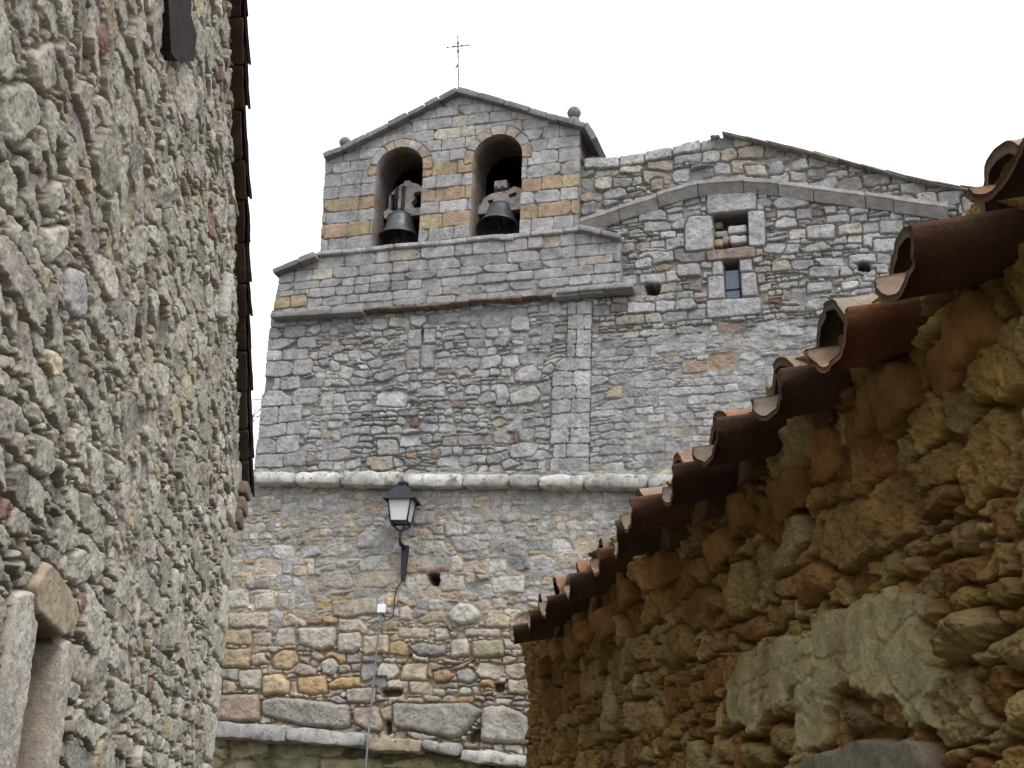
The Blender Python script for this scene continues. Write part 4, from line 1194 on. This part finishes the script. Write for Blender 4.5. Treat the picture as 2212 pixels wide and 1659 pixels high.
# corner stones at the far end
z = 0.2; k = 0
while z < 4.3:
    h = rL.uniform(0.18, 0.34); w = 0.55 if k % 2 else 0.32
    Lm.rock(10.05 - w / 2 + 0.1, z + h / 2, w + 0.2, h, pick(rL, [L1, L2], [1, 1]), cut=0.2, jit=0.03, gap=0.01, prot=0.012, bevel=0.03)
    z += h; k += 1
def palL(u, v, r): return pick(r, [L1, L2, L3, L4, (0.25, 0.13, 0.09), (0.31, 0.265, 0.215)], [4, 3, 2.6, 0.8, 0.06, 0.7])
Lm.courses(-2, 10.2, 0.0, 8.6, (0.07, 0.16), (1.0, 2.4), palL, 0.28, cut=0.8, jit=0.15, angj=0.16, gap=0.010, prot=0.008, tilt=0.08, bevel=0.014, big=420, bigs=(0.9, 1.8), keep=0.3)
Lm.chips(2600, palL, 0.013, asp=1.15, prot=0.006)
mhL = -0.034 + 0.026 * np.clip(fbm(Lm.U * 0.9, Lm.V * 0.9, 33, 3) * 2, -1, 1)
HL, CL = Lm.finish(mhL, np.array((0.22, 0.185, 0.135)), 0.008, 20, cvar=0.25, sat=0.72)
rk = 0.82
zr = lambda s: 4.25 + (10.05 - s) * rk
outL = [(-1.9, 0.01), (10.06, 0.01), (10.05, zr(10.05)), (5.2, zr(5.2)), (-1.9, zr(5.2) - 7.1 * rk)]
sdL = sdf_poly(Lm.U, Lm.V, outL) + 0.01 * fbm(Lm.U * 8, Lm.V * 8, 3, 2)
sdL = np.maximum(sdL, -sdf_poly(Lm.U, Lm.V, slotp)); sdL = np.maximum(sdL, -(sdf_poly(Lm.U, Lm.V, topp) + 0.015 * fbm(Lm.U * 12, Lm.V * 12, 9, 3)))
grid_mesh('wall', uL, vL, Lm.U, Lm.V, HL, CL, sdL, lambda U, V, H: lp(U, V, H), M_left, house, thick=0.38, backcol=(0.21, 0.155, 0.095))  # brown slot reveals, with their shade put into the side colour
LAXS = np.array([dL, NL, FZ])
mb = MB()
for (a, b, c_, d, e, f) in ((-1.9, 10.0, -6.0, -5.7, 0, 2.4), (9.6, 10.0, -5.9, -0.39, 0, 4.1), (-1.9, -1.5, -5.9, -0.39, 0, 2.2)):
    mb.box(lp((a + b) / 2, (e + f) / 2, (c_ + d) / 2), LAXS, ((b - a) / 2, (d - c_) / 2, (f - e) / 2), 0.02, 3, col=L1)
mb.build('back_wall', M_left, house)
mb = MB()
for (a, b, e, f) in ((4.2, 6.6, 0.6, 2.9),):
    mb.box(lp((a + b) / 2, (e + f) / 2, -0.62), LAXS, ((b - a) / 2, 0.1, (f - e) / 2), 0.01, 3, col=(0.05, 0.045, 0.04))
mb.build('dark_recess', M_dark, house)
tp = topp.mean(0) + (topp - topp.mean(0)) * 0.985
mb = MB(); mb.prism([lp(q[0], q[1], -0.3) for q in tp], [lp(q[0], q[1], 0.035) for q in tp], (0.045, 0.036, 0.03)); mb.build('hole_shade_block', M_hole_shade, house, smooth=False)  # dark plug added in place of the opening's shaded reveal
mb = MB()
for A_, B_ in (((10.2, zr(10.2)), (5.2, zr(5.2))), ((5.2, zr(5.2)), (-2.1, zr(5.2) - 7.3 * rk))):
    mb.prism([lp(A_[0], A_[1] + .03, 0.02), lp(B_[0], B_[1] + .03, 0.02), lp(B_[0], B_[1] + .12, 0.02), lp(A_[0], A_[1] + .12, 0.02)],
             [lp(A_[0], A_[1] + .03, -6.1), lp(B_[0], B_[1] + .03, -6.1), lp(B_[0], B_[1] + .12, -6.1), lp(A_[0], A_[1] + .12, -6.1)], (0.2, 0.11, 0.07))
roofL = mb.build('roof', M_tile, house, smooth=False)


def tile_shell(mb, P, ax, L, r0, r1, th, up, col, seed, nth=29, nl=16, chip=0.007, a0=0.0, flat=0.82):
    """barrel tile: P middle of the lower end on its base plane, ax = (across, along, up); up = 1 convex up, -1 convex down"""
    r = np.random.default_rng(seed)
    t = np.linspace(math.pi * a0, math.pi * (1 - a0), nth); l = np.linspace(0, 1, nl)
    TT, LL = np.meshgrid(t, l)
    R = r0 + (r1 - r0) * LL
    endj = chip * fbm(TT * 2.3 + seed * 3.1, TT * 0 + seed, seed, 3) * (1 - LL) + chip * .4 * fbm(TT * 6 + seed, TT * 0, seed + 2, 2) * (1 - LL)
    wob = 0.008 * fbm(TT * 1.2 + seed, LL * 2.2, seed + 5, 3)
    V = []
    for k, dr in enumerate((0.0, -th)):
        rr = R + dr + wob
        x = -rr * np.cos(TT); z = up * (rr * np.sin(TT) * flat)
        y = LL * L + endj
        V.append((P + x[..., None] * ax[0] + y[..., None] * ax[1] + z[..., None] * ax[2]).reshape(-1, 3))
    n = nth * nl
    i = np.arange(n).reshape(nl, nth)
    q = lambda a: np.stack([a[:-1, :-1], a[:-1, 1:], a[1:, 1:], a[1:, :-1]], -1).reshape(-1, 4)
    Q = [q(i), q(i + n)[:, ::-1]]
    for e in (i[0], i[-1], i[:, 0], i[:, -1]):
        Q.append(np.stack([e[:-1], e[1:], e[1:] + n, e[:-1] + n], -1))
    col = np.asarray(col)
    if col.ndim == 2: col = np.concatenate([np.tile(col[0], (n, 1)), np.tile(col[1], (n, 1))])
    mb.add(np.concatenate(V), np.concatenate(Q), None, col)


TC = [(0.17, 0.11, 0.085), (0.14, 0.095, 0.075), (0.20, 0.12, 0.085), (0.19, 0.15, 0.12), (0.15, 0.095, 0.08)]
tv = np.array([-1.0, rk]) / math.hypot(1, rk)
tax = np.array([NL, tv[0] * dL + tv[1] * FZ, -tv[1] * -dL * 1.0 + FZ * -tv[0]])
tax[2] = np.cross(tax[0], tax[1]);  tax[2] *= np.sign(tax[2][2])
s = -0.12; k = 0
Ltot = math.hypot(1, rk) * 4.95
while s < Ltot:
    ex = rL.uniform(0.26, 0.36)
    mb = MB()
    c = np.array(TC[rL.integers(len(TC))]) * rL.uniform(0.3, 0.5)
    st = 10.05 + tv[0] * s; z = zr(10.05) + tv[1] * s
    P = lp(st, z, 0.0 + rL.normal() * 0.006) + tax[2] * (0.025 + rL.normal() * 0.006)
    tile_shell(mb, P, tax, ex + 0.12, 0.105, 0.085, 0.016, 1, c, 900 + k)
    mb.box(P - tax[2] * 0.015 + tax[1] * ex / 2 - NL * 0.02, tax, (0.085, ex / 2 - 0.006, 0.022), 0.012, 5, 0.01, 12, k, c * 0.8)
    mb.build('roof_tile', M_tile, house)
    s += ex; k += 1
for k, (dz, wd) in enumerate(((0.02, 0.06), (-0.10, 0.05), (-0.2, 0.03))):
    mb = MB(); mb.box(lp(10.0, 4.17 + dz, wd - 0.1), LAXS, (0.14, 0.12, 0.05), 0.02, 6, 0.015, 10, k, (0.19, 0.155, 0.12)); mb.build('corbel_stone', M_left, house)

# ------------------------------------------------------------------ low tiled shed on the right
ZE = 2.6
O3 = np.array([0, 0, ZE])
pa, pb_ = hit(2030, 440, O3, FZ), hit(1110, 1350, O3, FZ)
dR = pb_ - pa; dR /= np.linalg.norm(dR)
NR = np.array([-dR[1], dR[0], 0])                # faces the alley
NR = NR if NR[0] < 0 else -NR
OR = pa - dR * (pa @ dR); OR[2] = 0
OW = OR - NR * 0.14


def qr(x, y, w=0.0):
    p = hit(x, y, OW + NR * w, NR)
    return np.array([(p - OW) @ dR, p[2]])


def rp_(s, z, w=0.0):
    return OW + np.asarray(s)[..., None] * dR + np.asarray(w)[..., None] * NR + np.asarray(z)[..., None] * FZ


send = (pb_ - OR) @ dR - 0.05
wend = qr(1135, 1600)[0]
shed = tag(empty('tiled_shed', rp_(3.0, 0.0, -0.3)), 'low ochre rubble shed on the right with peeling plaster and clay eave tiles', 'shed')
uR = np.concatenate([np.arange(-1.5, 0.95, 0.03), geom(0.95, wend + 0.08, 0.0022, 0.0065)]); vR = np.concatenate([np.arange(0, 1.35, 0.03), np.arange(1.35, ZE + 0.09, 0.0021)])
Rm = Masonry(uR, vR, 131, warp=0.012, wsc=13, wlow=0.02, wlsc=2.5)
rR = np.random.default_rng(55)
R1, R2, R3, R4 = (0.42, 0.275, 0.095), (0.48, 0.345, 0.145), (0.35, 0.19, 0.065), (0.46, 0.36, 0.175)
ZR = (1240, 1400, 1320 / 2212)
def zr_(pts, w=0.0): return [qr((a * ZR[2] + ZR[0]) * 0.8640625, (b * ZR[2] + ZR[1]) * 0.8640625, w) for a, b in pts]
for pts, c, pr in (([(1920, 290), (2000, 190), (2055, 195), (2110, 260), (2010, 400), (1950, 440), (1910, 420)], R2, 0.05), ([(2110, 320), (2212, 240), (2300, 260), (2300, 430), (2160, 470), (2110, 400)], R2, 0.02),
                   ([(2150, 540), (2212, 500), (2300, 500), (2300, 660), (2180, 680)], R2, 0.02), ([(1870, 180), (1950, 80), (2030, 120), (2010, 200), (1900, 230)], R1, 0.01),
                   ([(715, 300), (770, 270), (815, 300), (820, 430), (760, 455), (715, 430)], R1, 0.02), ([(860, 130), (950, 140), (960, 220), (880, 240)], R1, 0.02), ([(990, 280), (1100, 240), (1110, 340), (1000, 350)], R3, 0.01),
                   ([(440, 470), (480, 480), (520, 620), (500, 750), (460, 740), (450, 620)], R4, 0.02), ([(1240, 80), (1330, 0), (1440, 30), (1400, 140), (1270, 200)], R3, 0.02), ([(1155, 690), (1270, 720), (1270, 840), (1160, 830)], R2, 0.02),
                   ([(1040, 760), (1150, 790), (1160, 900), (1050, 880)], R2, 0.02), ([(915, 745), (1000, 740), (1020, 850), (920, 840)], R2, 0.01), ([(640, 560), (690, 600), (690, 700), (640, 740), (630, 650)], R2, 0.01), ([(1450, 580), (1560, 590), (1620, 700), (1480, 740)], (0.27, 0.2, 0.1), 0.01)):
    Rm.poly(zr_(pts), c, gap=0.006, bevel=0.03, prot=pr, tilt=0.08)
def palR(u, v, r): return pick(r, [R1, R2, R3, R4], [3, 2.5, 2.2, 1.2])
Rm.courses(-1.5, wend + .2, 0.0, ZE + 0.1, (0.06, 0.17), (0.8, 1.7), palR, 0.4, cut=0.85, jit=0.16, angj=0.15, gap=0.008, prot=0.008, tilt=0.13, bevel=0.013, big=60, bigs=(0.9, 1.5))
Rm.chips(500, palR, 0.014, gap=0.006)
mhR = -0.028 + 0.016 * fbm(Rm.U * 2, Rm.V * 2, 7, 3)
HR, CRr = Rm.finish(mhR, np.array((0.27, 0.155, 0.055)), 0.010, 34, 0.35, sat=1.0)
# remains of plaster
pl = zr_([(1000, 690), (985, 580), (1010, 470), (1060, 400), (1120, 350), (1250, 310), (1330, 290), (1430, 235), (1530, 190), (1680, 90), (1710, 150), (1800, 150), (1830, 230), (1810, 320), (1840, 410), (1900, 470), (1895, 560), (1860, 620), (1880, 720),
          (1770, 705), (1740, 610), (1650, 620), (1580, 540), (1440, 560), (1410, 660), (1400, 770), (1380, 800), (1300, 780), (1275, 560), (1245, 650), (1165, 650), (1100, 720)])
dp = sdf_poly(Rm.U, Rm.V, pl) + 0.024 * fbm(Rm.U * 11, Rm.V * 11, 44, 5, 0.6) + 0.006 * fbm(Rm.U * 60, Rm.V * 60, 46, 2)
crk = np.abs(fbm(Rm.U * 3.2, Rm.V * 3.2, 61, 5)) 
inp = (dp < 0)
edge = np.clip(-dp / 0.010, 0, 1) ** 0.6
Hp = 0.021 + 0.12 * (np.clip(HR, -0.025, 0.02)) + 0.006 * fbm(Rm.U * 7, Rm.V * 7, 71, 3) + 0.003 * fbm(Rm.U * 30, Rm.V * 30, 73, 3)
Hp = Hp - 0.022 * np.clip(1 - crk / 0.03, 0, 1) * (fbm(Rm.U * 2, Rm.V * 2, 81, 2) > 0.02)
HR = np.where(inp, HR * (1 - edge) + Hp * edge, HR)
cp = np.array((0.55, 0.49, 0.265)) * (1 + 0.12 * fbm(Rm.U * 5, Rm.V * 3, 91, 4))[..., None]
runs = np.clip(fbm(Rm.U * 11, Rm.V * 0.8, 95, 3) * 1.6 - 0.35, 0, 0.7)[..., None]
cp = cp * (1 - runs) + np.array((0.38, 0.265, 0.14)) * runs
crm = (np.clip(1 - crk / 0.022, 0, 1) * (fbm(Rm.U * 2, Rm.V * 2, 81, 2) > 0.02))[..., None]
cp = cp * (1 - 0.75 * crm)
CRr = np.where(inp[..., None], CRr * (1 - edge[..., None]) + cp * edge[..., None], CRr)
gm_ = zr_([(1200, 900), (1290, 840), (1420, 800), (1520, 760), (1640, 730), (1750, 735), (1840, 765), (1880, 850), (1890, 1000), (1200, 1000)])
dg = sdf_poly(Rm.U, Rm.V, gm_) + 0.015 * fbm(Rm.U * 12, Rm.V * 12, 48, 3)
eg = np.clip(-dg / 0.01, 0, 1)
HR = np.where(dg < 0, HR * (1 - eg) + eg * (0.03 + 0.008 * fbm(Rm.U * 14, Rm.V * 14, 77, 4)), HR)
CRr = np.where((dg < 0)[..., None], CRr * (1 - eg[..., None]) + eg[..., None] * np.array((0.36, 0.325, 0.25)) * (1 + 0.25 * fbm(Rm.U * 9, Rm.V * 9, 78, 4))[..., None], CRr)
# the head of the wall leans out to carry the tiles
fl = np.clip((Rm.V - (ZE - 0.30)) / 0.30, 0, 1.2)
HR = HR + 0.06 * fl ** 2 + 0.02 * fl * fbm(Rm.U * 5, Rm.V * 5, 13, 2)
sdR = sdf_poly(Rm.U, Rm.V, [(-1.45, 0.01), (wend, 0.01), (wend - 0.03, ZE + 0.03), (-1.45, ZE + 0.03)]) + 0.012 * fbm(Rm.U * 9, Rm.V * 9, 2, 2)
grid_mesh('wall', uR, vR, Rm.U, Rm.V, HR, CRr, sdR, lambda U, V, H: rp_(U, V, H), M_shed, shed, thick=0.4)
RAX = np.array([dR, NR, FZ])
mb = MB()
for (a, b, c_, d, e, f) in ((-1.4, send - .03, -3.2, -2.9, 0, 3.3), (send - 0.4, send - .04, -2.9, -0.41, 0, 2.6), (-1.4, -1.1, -2.9, -0.41, 0, 2.6)):
    mb.box(rp_((a + b) / 2, (e + f) / 2, (c_ + d) / 2), RAX, ((b - a) / 2, (d - c_) / 2, (f - e) / 2), 0.02, 3, col=R1)
mb.build('back_wall', M_shed, shed)
pit, skew = math.radians(11), math.radians(8)
al = (-NR * math.cos(skew) - dR * math.sin(skew)) * math.cos(pit) + FZ * math.sin(pit)           # up the slope
upn = np.cross(dR, al); upn /= np.linalg.norm(upn); upn *= np.sign(upn[2])
eav = lambda s, o=0.0: OR + dR * s + FZ * ZE + al * o
mb = MB()
A_ = [eav(-1.45, 0.3) - upn * 0.12, eav(send, 0.3) - upn * 0.12, eav(send, 0.3) - upn * 0.17, eav(-1.45, 0.3) - upn * 0.17]
mb.prism(A_, [p + al * 3.2 for p in A_], (0.2, 0.12, 0.07))
mb.build('roof', M_tile, shed, smooth=False)
sp = 0.336
crest0 = (hit(2172, 312, O3 + FZ * 0.04, FZ) - OR) @ dR
dT = np.cross(al, upn); dT *= np.sign(dT @ dR)
TAXS = np.array([dT, al, upn])
k = 0
s = crest0 - sp
TR = [(0.18, 0.10, 0.068), (0.14, 0.08, 0.06), (0.32, 0.14, 0.07), (0.20, 0.145, 0.105), (0.15, 0.095, 0.07), (0.23, 0.13, 0.085)]
while s < send - 0.12:
    far = (s - crest0) / (send - crest0)
    for kind in (0, 1):
        for row in (0, 1, 2):
            low_ = 0.05 if kind == 0 and s < crest0 - 0.1 else 0.0
            if row == 2 and s < 0.3: continue
            mb = MB()
            c = np.array(TR[rR.choice(6, p=(0.26, 0.2, 0.1, 0.2, 0.16, 0.08))]) * rR.uniform(0.7, 1.05)
            tc_ = c * 0.5 + 0.5 * np.array(((0.33, 0.29, 0.225), (0.40, 0.30, 0.235), (0.36, 0.17, 0.085), (0.25, 0.22, 0.17))[rR.choice(4, p=(0.4, 0.2, 0.2, 0.2))])
            jl = rR.normal() * (0.02 if row == 0 else 0.01)
            yaw_ = rR.normal() * 0.035
            ax_ = np.array([dT * math.cos(yaw_) + al * math.sin(yaw_), al * math.cos(yaw_) - dT * math.sin(yaw_), upn])
            rl = rR.normal() * 0.05
            ax_ = np.array([ax_[0] * math.cos(rl) + upn * math.sin(rl), ax_[1], upn * math.cos(rl) - ax_[0] * math.sin(rl)])
            o = row * 0.36 + jl
            if kind == 0:      # cover
                P = eav(s + rR.normal() * 0.008 - low_ * 2, o + 0.045 + low_ * 4) + upn * (-0.078 - low_ + row * 0.012 + rR.normal() * 0.006)
                if row == 0:
                    pg_ = MB(); th_ = np.linspace(0, math.pi, 15)
                    rr_ = 0.103 + 0.006 * rR.normal(size=15)
                    ol = [P - upn * 0.05 + ax_[0] * 0.12 * 0.9] + [P + ax_[0] * r_ * math.cos(t_) + upn * (r_ * math.sin(t_) * 0.9 - 0.004) for r_, t_ in zip(rr_, th_)] + [P - upn * 0.05 - ax_[0] * 0.12 * 0.9]
                    dj = 0.03 + 0.012 * rR.normal(size=len(ol))
                    pg_.prism([p_ + al * (0.02 + d_) for p_, d_ in zip(ol, dj)], [p_ + al * 0.35 for p_ in ol], np.array((0.17, 0.11, 0.065)))
                    pg_.build('mortar_packing', M_shed, shed, smooth=False)
                tile_shell(mb, P, ax_, 0.46, 0.122, 0.10, 0.019, 1, np.array([tc_, c * 0.7]), 2000 + k, flat=1.0)  # pale weathered top; shade under the eave painted into the underside colour
            else:              # channel
                P = eav(s + sp / 2 + rR.normal() * 0.008, o - 0.055) + upn * (-0.04 + row * 0.012 + rR.normal() * 0.006)
                tile_shell(mb, P, ax_, 0.46, 0.132, 0.112, 0.018, -1, np.array([c * 0.65, tc_ * 0.85]), 3000 + k, flat=0.58, a0=0.10 if s < crest0 - 0.1 else 0.03)  # outer face is the underside here, its colour darkened as shade
            mb.build('roof_tile', M_tile, shed)
            k += 1
    s += sp + rR.normal() * 0.012
# mortar bed and stones packed under the tiles
s = 0.9; k = 0
while s < wend - 0.1:
    w = rR.uniform(0.10, 0.22)
    mb = MB(); mb.box(eav(s + w / 2, 0.215 + rR.normal() * 0.025) - upn * (0.178 + rR.normal() * 0.012), rot_about(TAXS, dR, rR.normal() * 0.12), (w / 2 - 0.003, rR.uniform(0.11, 0.15), rR.uniform(0.03, 0.05)), 0.016, 14, 0.022, 15, k, np.array(R3) * rR.uniform(0.8, 1.2))
    mb.build('eave_stone', M_shed, shed)
    s += w; k += 1

# ------------------------------------------------------------------ bare tree behind the church
rt = random.Random(4)
tb = EYE + ray(560, 980) / np.linalg.norm(ray(560, 980)[:2]) * 31.0
tree = tag(empty('bare_tree', (tb[0] - 0.4, tb[1], 0.0)), 'leafless tree whose thin twigs show between the left house and the church', 'tree')
tw = MB(); br = MB(); tr = MB()


def branch(p, d, L, r, lev):
    n = 6; P = [p]; d = d / np.linalg.norm(d)
    for _ in range(n):
        d = d + np.array([rt.gauss(0, .13), rt.gauss(0, .13), rt.gauss(0.03, .1)]); d /= np.linalg.norm(d)
        P.append(P[-1] + d * L / n)
    (tr if lev == 0 else br if lev < 3 else tw).tube(P, np.linspace(r, r * 0.5, n + 1), 6 if lev < 2 else 4, (0.07, 0.06, 0.05))
    if lev >= 5: return
    for _ in range((5, 4, 4, 4, 3)[lev]):
        i = rt.randint(2, n)
        a = d + np.array([rt.gauss(0, .75), rt.gauss(0, .75), rt.gauss(0.55, .4)])
        branch(P[i], a, L * rt.uniform(0.42, 0.62), max(r * 0.5, 0.011), lev + 1)


branch(np.array([tb[0] - 0.4, tb[1], 0.0]), np.array([0.0, 0, 1.0]), 9.6, 0.17, 0)
tr.build('trunk', M_bark, tree); br.build('limbs', M_bark, tree); tw.build('crown', M_bark, tree)
# ------------------------------------------------------------------ ground
gx = np.linspace(-1, 1, 81); gx = np.sign(gx) * (np.abs(gx) ** 2.5) * 400
GX, GY = np.meshgrid(gx, gx + 8)
GZ = 0.03 * fbm(GX * 0.8, GY * 0.8, 2, 3) - 0.03
i = np.arange(81 * 81).reshape(81, 81)
tag(mesh_obj('ground', np.stack([GX, GY, GZ], -1).reshape(-1, 3), np.stack([i[:-1, :-1], i[:-1, 1:], i[1:, 1:], i[1:, :-1]], -1).reshape(-1, 4), M_earth, None,
             np.tile((0.2, 0.17, 0.13), (81 * 81, 1))), kind='structure')
